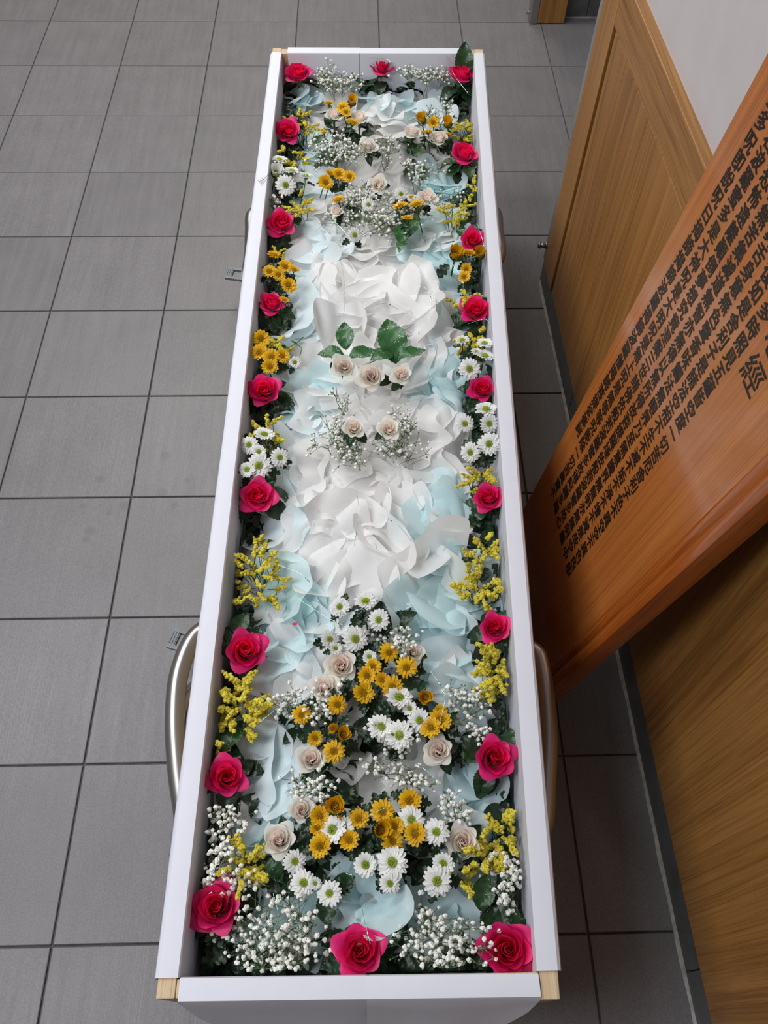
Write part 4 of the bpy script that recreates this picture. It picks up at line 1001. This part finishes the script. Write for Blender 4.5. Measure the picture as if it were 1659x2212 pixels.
foliage('dark green leaves along the near end of the coffin', pxs([(440,2050),(480,2060),(520,2080),(700,2070),(850,2080),(900,2080),(1000,2080),(1050,2070),(1120,1960),(600,2090),(800,2085)]), 110, .018)

# ------------------------------------------------------------------ iridescent tinsel strands
TS = [((680,500),(720,480),(760,520)), ((735,560),(745,620),(742,690)), ((800,665),(830,655),(860,668)), ((905,610),(930,640),(925,700)), ((970,560),(1000,610),(990,660)), ((1030,480),(1045,540),(1010,560)),
      ((700,300),(740,330),(770,360)), ((640,340),(660,380),(650,420)), ((890,250),(930,290),(960,350)), ((960,110),(980,160),(1010,200)), ((800,125),(840,130),(860,150)), ((850,1010),(840,1040),(845,1075)),
      ((765,1180),(775,1110),(770,1060)), ((820,1110),(860,1135),(890,1170)), ((640,1290),(700,1330),(740,1350)), ((600,1220),(650,1240),(670,1260)), ((850,1640),(900,1650),(950,1690)), ((800,1760),(825,1748),(850,1742)),
      ((700,1830),(740,1880),(760,1890)), ((660,1720),(700,1700),(740,1720)), ((930,1450),(960,1500),(950,1560)), ((560,1560),(600,1530),(640,1500)), ((780,1950),(790,2000),(800,2040)), ((560,2050),(600,1990),(590,1930)), ((1010,700),(1050,690),(1060,720))]
wh = ['by the pleated white tissue', 'above the narrow green leaf', 'over the far white ruffles', 'on the far right ruffles', 'beside the bright aqua bunch', 'across the third right-hand rose', 'in the far left bouquet', 'beside the far white daisies',
      'in the far right bouquet', 'across the far right corner rose', 'across the far middle rose', 'below the two bedded cream roses', 'upright on the near white ruffles', 'curving over the near white ruffles', 'above the near middle bouquet', 'beside the long left yellow spikes',
      'over the loose near florets', 'across a near yellow daisy', 'above the nearest aqua bunch', 'above the nearest left bouquet', 'left of the near right yellow spikes', 'above the near left florets', 'on the nearest aqua bunch', 'in the nearest left florets', 'across the fourth right-hand rose']
for pts, w in zip(TS, wh):
    ps = [P(u, v, .478+R.uniform(-.006, .008)) for u, v in pts]; m = MB(); m.tube(smooth_path(ps, 6), .00035, 4, cap=False)
    fl_ = MB(); 
    k = R.choice(range(2, 10)); sp = smooth_path(ps, 6); a, b = sp[k], sp[k+1]; m.tube([a, a+(b-a).normalized()*.008], .0009, 4)
    tag(obj('tinsel_strand', m, M['tinsel'], smooth=True), 'fine iridescent tinsel strand '+w, 'tinsel', 'tinsel strands')

# stray twig lying over the left rim
m = MB(); a = P(583, 374, ZR+.004); b = P(569, 388, ZR+.006); c = P(560, 392, ZR+.005)
m.tube([P(590, 380, ZR-.02), a, b, c], .0006, 4); m.tube([b, P(563, 398, ZR+.005)], .0005, 4); m.tube([c, P(556, 388, ZR+.006)], .0004, 4); m.tube([b, P(565, 384, ZR+.008)], .0004, 4)
tag(obj('dried_twig', m, M['stem_pale']), 'tiny dried twig bent over the left rim', 'twig')
m = MB(); c = P(637, 1348, .455); m.box((c.x-.003, c.y-.002, c.z), (c.x+.003, c.y+.002, c.z+.0008))
tag(obj('petal_scrap', m, M['pink']), 'tiny pink petal scrap on the aqua tissue', 'petal')

# prototypes that were never placed
for lst in list(protos.values())+list(DP.values()):
    for p in lst:
        if 'label' not in p:
            for ch in list(p.children): bpy.data.objects.remove(ch)
            bpy.data.objects.remove(p)

m = MB(); a = P(612, 762, .45)
m.tube([P(600, 770, .43), P(618, 755, .455), P(640, 742, .462), P(655, 728, .47)], .0009, 6); m.tube([P(640, 742, .462), P(652, 752, .465), P(648, 768, .462)], .0008, 6); m.tube([P(640, 742, .462), P(630, 736, .466)], .0012, 6, .0018)
tag(obj('green_sprig', m, M['stem'], smooth=True), 'thin bare green sprig beside the yellow daisies above the fifth left-hand rose', 'sprig')
